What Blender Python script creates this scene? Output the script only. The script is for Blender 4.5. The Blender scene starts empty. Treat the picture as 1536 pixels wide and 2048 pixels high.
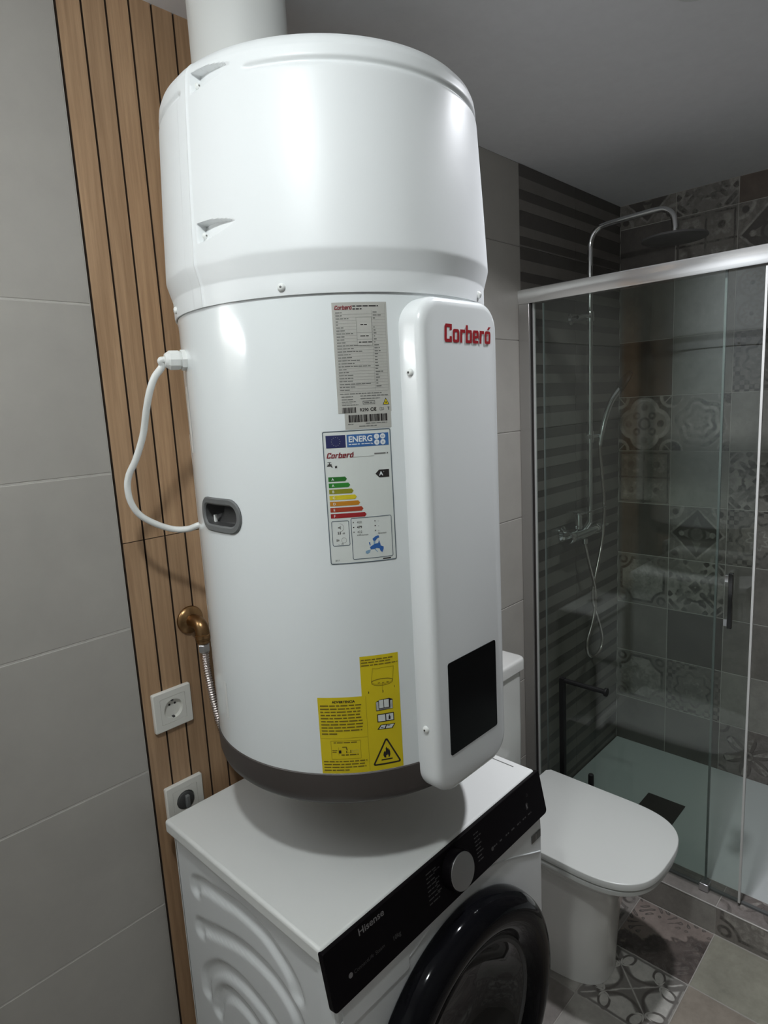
import bpy, math, random
from mathutils import Vector, Matrix
rnd = random.Random(7)
pi = math.pi
def R(d): return math.radians(d)

# ------------------------------------------------------------------ camera
C = bpy.context.scene.collection
scene = bpy.context.scene
YAW, PITCH, ROLL, FPX = 0.7995, -0.1663, -0.0536, 1268.8
cam_d = bpy.data.cameras.new('camera'); cam = bpy.data.objects.new('camera', cam_d); C.objects.link(cam)
cam_d.sensor_fit = 'HORIZONTAL'; cam_d.sensor_width = 36.0; cam_d.lens = FPX * 36.0 / 1536.0
cam_d.clip_start = 0.02
_f = Vector((math.sin(YAW)*math.cos(PITCH), math.cos(YAW)*math.cos(PITCH), math.sin(PITCH)))
_r = Vector((math.cos(YAW), -math.sin(YAW), 0)); _u = _r.cross(_f)
_r2 = _r*math.cos(ROLL) + _u*math.sin(ROLL); _u2 = -_r*math.sin(ROLL) + _u*math.cos(ROLL)
_m = Matrix((( _r2.x, _u2.x, -_f.x, -0.4962), (_r2.y, _u2.y, -_f.y, -1.176), (_r2.z, _u2.z, -_f.z, 1.637), (0, 0, 0, 1)))
cam.matrix_world = _m
scene.camera = cam

# ------------------------------------------------------------------ world, exposure
w = bpy.data.worlds.new('world'); scene.world = w; w.use_nodes = True
w.node_tree.nodes['Background'].inputs[0].default_value = (0.05, 0.05, 0.05, 1)
w.node_tree.nodes['Background'].inputs[1].default_value = 0.2
scene.view_settings.view_transform = 'Standard'; scene.view_settings.look = 'None'
scene.view_settings.gamma = 1.0; scene.view_settings.use_curve_mapping = False
scene.view_settings.exposure = 0.0
CEIL = 2.382; XR = 2.189; XL = -1.5; YF = -1.9
# ceiling lamps: (x, y, strength, beam in degrees or None for a shallow glowing dome, diameter, colour)
LAMPS = [(-0.47, -0.88, 405.0, None, 0.09, (0.94, 0.995, 1.0)), (0.90, -0.72, 11.0, 135, 0.08, (0.93, 0.95, 1.0))]
BAR = 24.0                                                        # brightness of the lamp bar over the mirror

# ------------------------------------------------------------------ materials
def sock(n, *names):
    for k in names:
        if k in n.inputs: return n.inputs[k]
def mat(name, col, rough=0.5, metal=0.0, spec=0.5, coat=0.0, bump=None, emit=None):
    m = bpy.data.materials.new(name); m.use_nodes = True
    b = m.node_tree.nodes['Principled BSDF']
    b.inputs['Base Color'].default_value = (*col, 1); b.inputs['Roughness'].default_value = rough
    b.inputs['Metallic'].default_value = metal; sock(b, 'Specular IOR Level').default_value = spec
    if coat: sock(b, 'Coat Weight').default_value = coat; sock(b, 'Coat Roughness').default_value = 0.05
    if emit: b.inputs['Emission Color'].default_value = (*col, 1); b.inputs['Emission Strength'].default_value = emit
    t = m.node_tree
    # every surface gets a faint procedural variation of tone and gloss
    tc = t.nodes.new('ShaderNodeTexCoord'); nz = t.nodes.new('ShaderNodeTexNoise')
    sc, amt = (bump[0], bump[1]) if bump else (40.0, 0.0)
    nz.inputs['Scale'].default_value = sc; nz.inputs['Detail'].default_value = 4
    t.links.new(tc.outputs['Object'], nz.inputs['Vector'])
    mr = t.nodes.new('ShaderNodeMapRange'); mr.inputs['To Min'].default_value = max(0, rough*0.92); mr.inputs['To Max'].default_value = min(1, rough*1.08)
    t.links.new(nz.outputs['Fac'], mr.inputs['Value']); t.links.new(mr.outputs[0], b.inputs['Roughness'])
    if amt:
        bp = t.nodes.new('ShaderNodeBump'); bp.inputs['Strength'].default_value = amt; bp.inputs['Distance'].default_value = 0.002
        t.links.new(nz.outputs['Fac'], bp.inputs['Height']); t.links.new(bp.outputs[0], b.inputs['Normal'])
    return m

class E:
    """tiny expression builder over Math nodes"""
    tree = None
    def __init__(s, v): s.v = v
    @staticmethod
    def op(o, *a):
        n = E.tree.nodes.new('ShaderNodeMath'); n.operation = o
        for i, x in enumerate(a):
            if isinstance(x, E): E.tree.links.new(x.v, n.inputs[i])
            else: n.inputs[i].default_value = float(x)
        return E(n.outputs[0])
    def __add__(s, o): return E.op('ADD', s, o)
    __radd__ = __add__
    def __sub__(s, o): return E.op('SUBTRACT', s, o)
    def __rsub__(s, o): return E.op('SUBTRACT', o, s)
    def __mul__(s, o): return E.op('MULTIPLY', s, o)
    __rmul__ = __mul__
    def __truediv__(s, o): return E.op('DIVIDE', s, o)
    def __abs__(s): return E.op('ABSOLUTE', s)
def emax(a, b): return E.op('MAXIMUM', a, b)
def emin(a, b): return E.op('MINIMUM', a, b)
def esin(a): return E.op('SINE', a)
def elen(a, b): return E.op('SQRT', a*a + b*b)
def sstep(x, lo, hi):   # 1 where x < lo, 0 where x > hi
    n = E.tree.nodes.new('ShaderNodeMapRange'); n.clamp = True
    E.tree.links.new(x.v, n.inputs['Value'])
    n.inputs['From Min'].default_value = lo; n.inputs['From Max'].default_value = hi
    n.inputs['To Min'].default_value = 1; n.inputs['To Max'].default_value = 0
    return E(n.outputs[0])
def inside(d, e=0.02): return sstep(d, -e, e)
def line(d, w_, e=0.02): return sstep(abs(d), w_ - e, w_ + e)
def mixc(fac, a, b):
    n = E.tree.nodes.new('ShaderNodeMix'); n.data_type = 'RGBA'
    E.tree.links.new(fac.v, n.inputs[0])
    for i, x in ((6, a), (7, b)):
        if isinstance(x, tuple): n.inputs[i].default_value = (*x, 1)
        else: E.tree.links.new(x, n.inputs[i])
    return n.outputs[2]
def noise(vec, scale, detail=4, rough=0.6, dist=0.0):
    n = E.tree.nodes.new('ShaderNodeTexNoise'); n.inputs['Scale'].default_value = scale
    n.inputs['Detail'].default_value = detail; n.inputs['Roughness'].default_value = rough; n.inputs['Distortion'].default_value = dist
    E.tree.links.new(vec, n.inputs['Vector']); return E(n.outputs['Fac'])

LIGHT, MID, DARK = (0.37, 0.34, 0.305), (0.25, 0.225, 0.2), (0.085, 0.073, 0.065)
def tile_pattern(name, fn, rough=0.42, wear=0.75, scale=1.0):
    """decorated cement tile: fn(u, v, a, b, r) gives a colour socket on a [-1,1] square, then worn with noise"""
    m = bpy.data.materials.new(name); m.use_nodes = True; t = m.node_tree; E.tree = t
    b = t.nodes['Principled BSDF']
    uv = t.nodes.new('ShaderNodeTexCoord'); sp = t.nodes.new('ShaderNodeSeparateXYZ'); t.links.new(uv.outputs['UV'], sp.inputs[0])
    n0 = noise(uv.outputs['UV'], 6, 3)
    u = E(sp.outputs[0])*2 - 1 + (n0 - 0.5)*0.06; v = E(sp.outputs[1])*2 - 1 + (n0 - 0.5)*0.06
    a = abs(u); bb = abs(v); r = elen(u, v)
    col, base = fn(u, v, a, bb, r)
    oc = uv.outputs['Object']
    wn = noise(oc, 14, 6, 0.7); w2 = noise(oc, 60, 4, 0.7)
    wear_f = sstep(wn*0.72 + w2*0.42, 0.50, 0.64) * wear
    # worn patches show the plain body of the tile
    col = mixc(wear_f, col, base)
    tone = noise(oc, 9, 5, 0.65)
    hv = t.nodes.new('ShaderNodeHueSaturation'); t.links.new(col, hv.inputs['Color'])
    t.links.new((tone*1.0 + w2*0.4 + 0.32).v, hv.inputs['Value'])
    hv.inputs['Saturation'].default_value = 0.85
    t.links.new(hv.outputs[0], b.inputs['Base Color'])
    t.links.new((w2*0.25 + rough - 0.1).v, b.inputs['Roughness'])
    bp = t.nodes.new('ShaderNodeBump'); bp.inputs['Strength'].default_value = 0.12; bp.inputs['Distance'].default_value = 0.001
    t.links.new(w2.v, bp.inputs['Height']); t.links.new(bp.outputs[0], b.inputs['Normal'])
    return m
def solid(c):
    n = E.tree.nodes.new('ShaderNodeRGB'); n.outputs[0].default_value = (*c, 1); return n.outputs[0]
def p_quatrefoil(u, v, a, b, r):
    d = emin(elen(a - 0.42, b), elen(a, b - 0.42)) - 0.5
    c = mixc(inside(d), solid(DARK), MID)
    c = mixc(line(d, 0.075), c, LIGHT)
    c = mixc(line(elen(a - 1.0, b - 1.0) - 0.36, 0.06), c, LIGHT)
    c = mixc(line(a - b, 0.03) * inside(0.72 - a, 0.03), c, LIGHT)
    dd = emin(elen(a - 0.62, b), elen(a, b - 0.62)) - 0.13
    c = mixc(inside(dd), c, DARK)
    c = mixc(line(r - 0.2, 0.05), c, DARK)
    c = mixc(line(elen(a - 0.3, b - 0.3) - 0.1, 0.045), c, DARK)
    return c, MID
def p_rose(u, v, a, b, r):
    th = E.op('ARCTAN2', v, u)
    rr = r + esin(th*6.0)*0.05 + esin(th*5.0 + 2.0)*0.03
    ring = esin(rr*22.0)
    c = mixc(sstep(ring, -0.5, 0.7), solid(LIGHT), DARK)
    c = mixc(sstep(abs(rr - 0.45), 0.4, 0.5), solid(MID), c)
    d = elen(a - 1.0, b - 1.0) - 0.38
    c = mixc(inside(d), c, DARK); c = mixc(line(d, 0.04), c, LIGHT)
    return c, MID
def p_fleur(u, v, a, b, r):
    x, y = a - 0.5, b - 0.5; q = elen(x, y)
    th = E.op('ARCTAN2', y, x)
    d = q - 0.2 - abs(esin(th*2.0))*0.2
    c = mixc(inside(d, 0.04), solid(MID), LIGHT)
    c = mixc(inside(q - 0.13, 0.03), c, DARK)
    c = mixc(line(emin(a, b), 0.035), c, DARK)
    c = mixc(line(emax(a, b) - 0.93, 0.03), c, DARK)
    return c, (0.22, 0.2, 0.18)
def p_star(u, v, a, b, r):
    d = a + b - 0.95
    c = mixc(inside(d), solid(MID), DARK)
    c = mixc(line(d, 0.05), c, LIGHT)
    c = mixc(inside(emin(a*2.4 + b, b*2.4 + a) - 0.7), c, (0.2, 0.18, 0.16))
    c = mixc(line(r - 0.28, 0.05), c, DARK)
    c = mixc(line(elen(a - 1.0, b - 1.0) - 0.45, 0.06), c, LIGHT)
    c = mixc(inside(elen(a - 0.55, b) - 0.1), c, LIGHT)
    c = mixc(inside(elen(a - 0.8, b - 0.8) - 0.12), c, DARK)
    return c, (0.12, 0.105, 0.095)
def p_cloud(u, v, a, b, r):
    d1 = 0.62 - elen(a - 1.0, b - 1.0)
    d2 = emax(a, b) - 0.86
    d = emax(d1, d2)
    c = mixc(inside(d), solid(MID), LIGHT)
    c = mixc(line(d, 0.05), c, DARK)
    q = elen(a - 0.78, b - 0.78)
    c = mixc(line(q - 0.14, 0.05), c, DARK)
    th = E.op('ARCTAN2', v, u)
    c = mixc(line(r - 0.2 - abs(esin(th*4.0))*0.16, 0.025), c, MID)
    return c, (0.23, 0.21, 0.19)
def p_damask(u, v, a, b, r):
    s = esin(a*11.0 + esin(b*7.0)*1.6) * esin(b*11.0 + esin(a*7.0)*1.6)
    c = mixc(sstep(s, 0.0, 0.35), solid(DARK), LIGHT)
    c = mixc(line(r - 0.55, 0.04), c, DARK)
    c = mixc(inside(elen(a, b - 0.9) - 0.25, 0.04), c, MID)
    return c, (0.24, 0.22, 0.2)
def p_lace(u, v, a, b, r):
    th = E.op('ARCTAN2', v, u)
    c = mixc(line(r - 0.62 - esin(th*8.0)*0.07, 0.05), solid(MID), DARK)
    c = mixc(line(r - 0.3 - esin(th*8.0)*0.07, 0.04), c, LIGHT)
    s = esin(a*20.0)*esin(b*20.0)
    c = mixc(inside(0.82 - r, 0.03) * sstep(s, -0.1, 0.2), c, DARK)
    return c, (0.2, 0.18, 0.165)
def p_leaf(u, v, a, b, r):
    th = E.op('ARCTAN2', v, u)
    lobe = abs(esin(th*3.0 + 0.4))
    d = r - 0.25 - lobe*0.62
    c = mixc(inside(d, 0.03), solid((0.24, 0.21, 0.195)), (0.15, 0.125, 0.115))
    c = mixc(line(d, 0.04), c, DARK)
    c = mixc(line(lobe - 0.98, 0.06) * inside(r - 0.85), c, LIGHT)
    c = mixc(inside(r - 0.2), c, DARK); c = mixc(line(r - 0.13, 0.04), c, LIGHT)
    c = mixc(line(elen(a - 1, b - 1) - 0.3, 0.05), c, DARK)
    return c, (0.2, 0.17, 0.155)
def p_roundel(u, v, a, b, r):
    x, y = a - 0.5, b - 0.5; q = elen(x, y); th = E.op('ARCTAN2', y, x)
    c = mixc(line(q - 0.42, 0.045), solid((0.3, 0.29, 0.27)), MID)
    c = mixc(line(q - 0.24 - esin(th*8.0)*0.06, 0.05), c, MID)
    c = mixc(inside(q - 0.07), c, DARK)
    c = mixc(inside(elen(a - 0.5, b) - 0.08), c, MID); c = mixc(inside(elen(a, b - 0.5) - 0.08), c, MID)
    return c, (0.28, 0.27, 0.25)
def p_knot(u, v, a, b, r):
    cream, grey = (0.44, 0.425, 0.385), (0.14, 0.128, 0.115)
    d = 0.60 - emin(elen(a - 0.92, b), elen(a, b - 0.92))
    core = emax(d, emax(a, b) - 0.62)
    c = mixc(line(a - b, 0.24, 0.04), solid(cream), grey)
    c = mixc(inside(core), c, (0.165, 0.15, 0.135))
    c = mixc(line(a - b, 0.025) , c, cream)
    c = mixc(line(core, 0.04), c, DARK)
    x, y = emax(a, b), emin(a, b)
    # two leaf-shaped loops leave every corner of the pinched square
    for cx, cy, ca, sa, sx, sy in ((0.74, 0.40, 0.94, 0.34, 0.24, 0.14),):
        px, py = x - cx, y - cy
        qx, qy = (px*ca - py*sa)/sx, (py*ca + px*sa)/sy
        q = elen(qx, qy)
        c = mixc(inside(q - 1.0), c, cream)
        c = mixc(line(q - 0.95, 0.20, 0.06) * sstep(qx*-1.0 + abs(qy)*0.6, 0.75, 0.95), c, DARK)
    c = mixc(line(emax(a, b) - 0.96, 0.035), c, grey)
    return c, (0.27, 0.25, 0.225)
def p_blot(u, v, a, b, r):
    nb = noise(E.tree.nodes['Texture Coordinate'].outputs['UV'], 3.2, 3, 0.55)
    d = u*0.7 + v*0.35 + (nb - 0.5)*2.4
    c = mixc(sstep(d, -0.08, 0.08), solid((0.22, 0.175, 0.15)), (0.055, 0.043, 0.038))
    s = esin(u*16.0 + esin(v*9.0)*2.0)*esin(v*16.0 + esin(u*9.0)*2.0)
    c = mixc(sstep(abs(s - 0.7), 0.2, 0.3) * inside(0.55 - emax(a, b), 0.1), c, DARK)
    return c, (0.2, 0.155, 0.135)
def p_plain(c0):
    def f(u, v, a, b, r): return solid(c0), c0
    return f
M = {}
for k, f in dict(quatrefoil=p_quatrefoil, rose=p_rose, fleur=p_fleur, star=p_star, cloud=p_cloud, damask=p_damask, lace=p_lace,
                 leaf=p_leaf, roundel=p_roundel, knot=p_knot, blot=p_blot).items():
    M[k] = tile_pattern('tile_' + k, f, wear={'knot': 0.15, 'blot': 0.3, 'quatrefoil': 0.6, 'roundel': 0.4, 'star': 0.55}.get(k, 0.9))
M['plain_light'] = tile_pattern('tile_plain_light', p_plain((0.30, 0.283, 0.253)))
M['plain_mid'] = tile_pattern('tile_plain_mid', p_plain((0.22, 0.197, 0.178)))
M['plain_dark'] = tile_pattern('tile_plain_dark', p_plain((0.125, 0.109, 0.098)))
M['plain_brown'] = tile_pattern('tile_plain_brown', p_plain((0.145, 0.105, 0.082)))
M['plain_green'] = tile_pattern('tile_plain_greenish', p_plain((0.25, 0.24, 0.185)))
M['plain_tan'] = tile_pattern('tile_plain_tan', p_plain((0.25, 0.21, 0.165)))

def noisy(name, c1, c2, scale, rough, stretch=(1, 1, 1), bump=0.1, detail=6, spec=0.5, rand=0.0, dist=0.0):
    m = bpy.data.materials.new(name); m.use_nodes = True; t = m.node_tree; E.tree = t; b = t.nodes['Principled BSDF']
    tc = t.nodes.new('ShaderNodeTexCoord'); mp = t.nodes.new('ShaderNodeMapping'); mp.inputs['Scale'].default_value = stretch
    t.links.new(tc.outputs['Object'], mp.inputs['Vector'])
    if rand:
        oi = t.nodes.new('ShaderNodeObjectInfo'); cb = t.nodes.new('ShaderNodeCombineXYZ')
        for i in range(3): t.links.new((E(oi.outputs['Random'])*(7.0 + 3*i)).v, cb.inputs[i])
        t.links.new(cb.outputs[0], mp.inputs['Location'])
    n1 = noise(mp.outputs[0], scale, detail, 0.65, dist)
    col = mixc(sstep(n1, 0.3, 0.7), c2, c1)
    if rand:
        hv = t.nodes.new('ShaderNodeHueSaturation'); t.links.new(col, hv.inputs['Color'])
        t.links.new((E(oi.outputs['Random'])*rand + (1 - rand/2)).v, hv.inputs['Value']); col = hv.outputs[0]
    t.links.new(col, b.inputs['Base Color']); b.inputs['Roughness'].default_value = rough; sock(b, 'Specular IOR Level').default_value = spec
    if bump:
        bp = t.nodes.new('ShaderNodeBump'); bp.inputs['Strength'].default_value = bump; bp.inputs['Distance'].default_value = 0.0015
        t.links.new(n1.v, bp.inputs['Height']); t.links.new(bp.outputs[0], b.inputs['Normal'])
    return m
M['grey_tile'] = noisy('grey_stone_tile', (0.41, 0.39, 0.355), (0.37, 0.35, 0.32), 9, 0.38, bump=0.05)
M['grout'] = noisy('grout', (0.52, 0.5, 0.46), (0.45, 0.43, 0.4), 60, 0.9)
M['grout_grey'] = noisy('grout_grey', (0.27, 0.255, 0.235), (0.23, 0.22, 0.2), 60, 0.9)
M['grout_mid'] = noisy('grout_mid', (0.36, 0.34, 0.31), (0.31, 0.295, 0.27), 60, 0.9)
M['groove'] = noisy('dark_groove', (0.055, 0.03, 0.016), (0.04, 0.022, 0.012), 60, 0.9)
M['wood'] = noisy('oak_look_slat', (0.50, 0.325, 0.19), (0.33, 0.20, 0.11), 5.0, 0.42, stretch=(26, 26, 0.9), bump=0.12, rand=0.22, dist=0.4)
M['ceiling'] = noisy('ceiling_paint', (0.84, 0.84, 0.86), (0.80, 0.80, 0.82), 30, 0.8, bump=0.05)
M['white_wall'] = noisy('white_painted_wall', (0.66, 0.66, 0.64), (0.63, 0.63, 0.61), 6, 0.6, bump=0.03)
M['plaster'] = noisy('pale_wall', (0.24, 0.23, 0.21), (0.22, 0.21, 0.195), 6, 0.5, bump=0.03)
M['white'] = mat('white_lacquer', (0.79, 0.81, 0.815), 0.22, coat=0.25)
M['white_cover'] = mat('white_cover_plastic', (0.79, 0.81, 0.815), 0.42)
M['white_sheet'] = mat('white_enamel_sheet', (0.785, 0.82, 0.825), 0.16, coat=0.35)
M['white_plastic'] = mat('white_plastic', (0.78, 0.79, 0.77), 0.35)
M['socket_plastic'] = mat('ivory_white_plastic', (0.72, 0.71, 0.66), 0.35)
M['duct'] = mat('duct_pvc', (0.76, 0.77, 0.75), 0.45)
M['ceramic'] = mat('ceramic', (0.72, 0.72, 0.69), 0.08, coat=0.5)
M['lid_white'] = mat('seat_duroplast', (0.56, 0.57, 0.545), 0.25)
M['brown_cap'] = mat('dark_brown_plastic', (0.062, 0.052, 0.048), 0.45)
M['grip_grey'] = mat('grey_plastic', (0.13, 0.135, 0.135), 0.5)
M['grip_dark'] = mat('dark_grey_plastic', (0.05, 0.05, 0.05), 0.55)
M['black_gloss'] = mat('black_gloss', (0.004, 0.004, 0.005), 0.07, spec=0.12)
M['black_display'] = mat('black_display_glass', (0.006, 0.006, 0.0065), 0.12, spec=0.12)
M['black_panel'] = mat('black_panel', (0.005, 0.004, 0.005), 0.4, spec=0.06)
M['black_metal'] = mat('black_powder_coat', (0.008, 0.008, 0.008), 0.5, spec=0.2)
M['door_glass'] = mat('dark_door_glass', (0.018, 0.017, 0.016), 0.06, spec=0.6)
M['chrome'] = mat('chrome', (0.82, 0.83, 0.84), 0.07, 1.0)
M['alu'] = mat('polished_aluminium', (0.82, 0.82, 0.81), 0.13, 0.82)
M['alu_post'] = mat('aluminium_tile_reflection', (0.42, 0.41, 0.39), 0.2, 0.6)  # same frame aluminium; its reflection of the tiles is put into the colour
M['chrome_darkened'] = mat('chrome_dark_reflection', (0.10, 0.10, 0.10), 0.12, 1.0)  # handle chrome with its dark reflection painted into the base colour
M['steel'] = mat('brushed_steel', (0.55, 0.55, 0.56), 0.3, 1.0, bump=(200, 0.1))
M['brass'] = mat('aged_brass', (0.30, 0.18, 0.085), 0.32, 1.0, bump=(60, 0.1))
M['hose'] = mat('corrugated_steel', (0.62, 0.56, 0.54), 0.22, 1.0)
M['tray'] = mat('shower_tray_white', (0.66, 0.69, 0.685), 0.45, bump=(220, 0.15))
M['head_grey'] = mat('shower_head_grey', (0.13, 0.125, 0.125), 0.4)
M['drain'] = mat('drain_cover_dark', (0.055, 0.045, 0.043), 0.5)
M['mat_grey'] = mat('label_grey', (0.44, 0.435, 0.40), 0.45)
M['label_white'] = mat('label_paper', (0.66, 0.69, 0.66), 0.45)
M['yellow'] = mat('label_yellow', (0.66, 0.52, 0.012), 0.4)
M['ink'] = mat('ink_black', (0.018, 0.014, 0.013), 0.5)
M['ink_grey'] = mat('ink_grey', (0.17, 0.17, 0.16), 0.5)
M['ink_brown'] = mat('ink_brown', (0.17, 0.12, 0.01), 0.5)
M['ink_pale'] = mat('ink_pale', (0.28, 0.28, 0.26), 0.5)
M['red'] = mat('logo_red', (0.38, 0.012, 0.02), 0.4)
M['dark_red'] = mat('dark_red', (0.2, 0.012, 0.02), 0.5)
M['navy'] = mat('navy', (0.012, 0.016, 0.085), 0.5)
M['blue'] = mat('blue', (0.035, 0.125, 0.34), 0.5)
M['map_blue'] = mat('map_blue', (0.03, 0.12, 0.38), 0.5)
M['pale_blue'] = mat('pale_blue', (0.22, 0.36, 0.5), 0.5)
M['frame_blue'] = mat('slate_line', (0.09, 0.12, 0.15), 0.5)
M['star_grey'] = mat('star_grey', (0.3, 0.3, 0.25), 0.5)
M['panel_ink'] = mat('panel_print', (0.18, 0.17, 0.17), 0.5)
M['panel_ink_dim'] = mat('panel_print_dim', (0.045, 0.043, 0.043), 0.5)
for k, c in dict(g1=(0.015, 0.14, 0.015), g2=(0.02, 0.2, 0.02), g3=(0.24, 0.24, 0.012), g4=(0.62, 0.5, 0.015), g5=(0.5, 0.2, 0.01), g6=(0.36, 0.045, 0.015), g7=(0.3, 0.012, 0.015)).items():
    M[k] = mat('energy_' + k, c, 0.5)
# clear safety glass: tinted see-through mixed with a mirror by Fresnel
def glass_mat(name, tint):
    m = bpy.data.materials.new(name); m.use_nodes = True; t = m.node_tree; t.nodes.clear(); E.tree = t
    out = t.nodes.new('ShaderNodeOutputMaterial'); mx = t.nodes.new('ShaderNodeMixShader')
    tr = t.nodes.new('ShaderNodeBsdfTransparent'); tr.inputs[0].default_value = (*tint, 1)
    gl = t.nodes.new('ShaderNodeBsdfGlossy'); gl.inputs['Roughness'].default_value = 0.01
    fr = t.nodes.new('ShaderNodeFresnel'); ge_ = t.nodes.new('ShaderNodeNewGeometry')
    t.links.new((1.5 - E(ge_.outputs['Backfacing'])*(1.5 - 1/1.5)).v, fr.inputs[0])      # same reflectance from both sides of the sheet
    tc = t.nodes.new('ShaderNodeTexCoord'); nz = noise(tc.outputs['Object'], 3.0)
    t.links.new((E(fr.outputs[0])*(nz*0.1 + 0.95)).v, mx.inputs[0]); t.links.new(tr.outputs[0], mx.inputs[1]); t.links.new(gl.outputs[0], mx.inputs[2])
    t.links.new(mx.outputs[0], out.inputs[0]); return m
M['glass'] = glass_mat('shower_glass', (0.925, 0.95, 0.935))
M['glass_edge'] = mat('glass_edge', (0.13, 0.155, 0.145), 0.3)
M['edge_bright'] = mat('door_edge_seal', (0.62, 0.62, 0.60), 0.3)

# ------------------------------------------------------------------ mesh helpers
class MB:
    def __init__(s): s.v = []; s.f = []; s.uv = {}
    def add(s, vs, fs):
        o = len(s.v); s.v += [tuple(p) for p in vs]; s.f += [tuple(i + o for i in f) for f in fs]; return s
    def box(s, x0, x1, y0, y1, z0, z1):
        return s.add([(x0, y0, z0), (x1, y0, z0), (x1, y1, z0), (x0, y1, z0), (x0, y0, z1), (x1, y0, z1), (x1, y1, z1), (x0, y1, z1)],
                     [(3, 2, 1, 0), (4, 5, 6, 7), (0, 1, 5, 4), (1, 2, 6, 5), (2, 3, 7, 6), (3, 0, 4, 7)])
    def rings(s, rings, cap0=True, cap1=True, closed=False):
        n = len(rings[0]); o = len(s.v); k = len(rings)
        for r in rings: s.v += [tuple(p) for p in r]
        for i in range(k if closed else k - 1):
            j2 = (i + 1) % k
            for j in range(n):
                s.f.append((o + i*n + j, o + i*n + (j + 1) % n, o + j2*n + (j + 1) % n, o + j2*n + j))
        if not closed:
            if cap0: s.f.append(tuple(o + j for j in reversed(range(n))))
            if cap1: s.f.append(tuple(o + (k - 1)*n + j for j in range(n)))
        return s
    def lathe(s, prof, c=(0, 0, 0), axis='z', n=48, cap=True):
        """prof: (radius, height) pairs; axis z, x, y, -y"""
        rs = []
        for r, h in prof:
            ring = []
            for j in range(n):
                a = 2*pi*j/n; p, q = r*math.cos(a), r*math.sin(a)
                if axis == 'z': ring.append((c[0] + p, c[1] + q, c[2] + h))
                elif axis == 'y': ring.append((c[0] + q, c[1] + h, c[2] + p))
                elif axis == '-y': ring.append((c[0] + p, c[1] - h, c[2] + q))
                elif axis == 'x': ring.append((c[0] + h, c[1] + p, c[2] + q))
                elif axis == '-x': ring.append((c[0] - h, c[1] + q, c[2] + p))
            rs.append(ring)
        return s.rings(rs, cap, cap)
    def tube(s, pts, r, n=12, cap=True):
        pts = [Vector(p) for p in pts]; k = len(pts)
        rr = r if callable(r) else (lambda t: r)
        tan = [(pts[min(i + 1, k - 1)] - pts[max(i - 1, 0)]).normalized() for i in range(k)]
        up = Vector((0, 0, 1)) if abs(tan[0].z) < 0.9 else Vector((1, 0, 0))
        nrm = (up - tan[0]*up.dot(tan[0])).normalized(); rings = []
        for i in range(k):
            nrm = (nrm - tan[i]*nrm.dot(tan[i])).normalized(); bi = tan[i].cross(nrm)
            q = rr(i/(k - 1))
            rings.append([pts[i] + (nrm*math.cos(2*pi*j/n) + bi*math.sin(2*pi*j/n))*q for j in range(n)])
        return s.rings(rings, cap, cap)
    def prism(s, poly, to3, h0, h1):
        """poly in 2-D, to3(u, v, h) -> point"""
        return s.rings([[to3(u, v, h0) for u, v in poly], [to3(u, v, h1) for u, v in poly]])
def smooth_path(pts, sub=8):
    P = [Vector(p) for p in pts]; P = [P[0]*2 - P[1]] + P + [P[-1]*2 - P[-2]]; out = []
    for i in range(1, len(P) - 2):
        a, b, c, d = P[i-1], P[i], P[i+1], P[i+2]
        for k in range(sub):
            t = k/sub
            out.append(0.5*((2*b) + (c - a)*t + (2*a - 5*b + 4*c - d)*t*t + (3*b - a - 3*c + d)*t**3))
    out.append(P[-2]); return out
def rrect(x0, x1, y0, y1, r, n=6):
    rs = r if isinstance(r, (tuple, list)) else (r,)*4      # corners: (x1,y1) (x0,y1) (x0,y0) (x1,y0)
    out = []
    for (cx, cy, sx, sy, a0), q in zip(((x1, y1, -1, -1, 0), (x0, y1, 1, -1, 90), (x0, y0, 1, 1, 180), (x1, y0, -1, 1, 270)), rs):
        for k in range(n + 1):
            a = R(a0 + 90*k/n); out.append((cx + sx*q + q*math.cos(a), cy + sy*q + q*math.sin(a)))
    return out
def tagset(o, label=None, cat=None, group=None, kind=None):
    if label: o['label'] = label
    if cat: o['category'] = cat
    if group: o['group'] = group
    if kind: o['kind'] = kind
    return o
def obj(name, mb, m, parent=None, smooth=True, ang=38, bevel=0.0, bseg=3, subsurf=0):
    me = bpy.data.meshes.new(name)
    me.from_pydata(mb.v, [], mb.f); me.validate(); me.update()
    if smooth:
        me.shade_smooth(); me.set_sharp_from_angle(angle=R(ang))
    o = bpy.data.objects.new(name, me); C.objects.link(o)
    if m: me.materials.append(m)
    if parent: o.parent = parent
    if bevel:
        bv = o.modifiers.new('bevel', 'BEVEL'); bv.width = bevel; bv.segments = bseg; bv.limit_method = 'ANGLE'; bv.angle_limit = R(40)
    if subsurf:
        ss = o.modifiers.new('sub', 'SUBSURF'); ss.levels = subsurf; ss.render_levels = subsurf
    return o
def thing(name, label, cat, loc=(0, 0, 0), group=None):
    """Empty at the base; the parts are modelled in world coordinates and keep them"""
    o = bpy.data.objects.new(name, None); C.objects.link(o); o.location = loc; o.empty_display_size = 0.05
    tagset(o, label, cat, group); return o
def put(parts_parent):      # give all children of a located Empty the inverse offset, so world coordinates hold
    for ch in parts_parent.children:
        ch.matrix_parent_inverse = Matrix.Translation(-parts_parent.location)
def struct(name, mb, m, **k):
    o = obj(name, mb, m, **k); o['kind'] = 'structure'; return o
def copy_tree(o, parent=None):
    c = o.copy(); C.objects.link(c)
    if parent: c.parent = parent
    for ch in o.children: copy_tree(ch, c)
    return c

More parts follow.
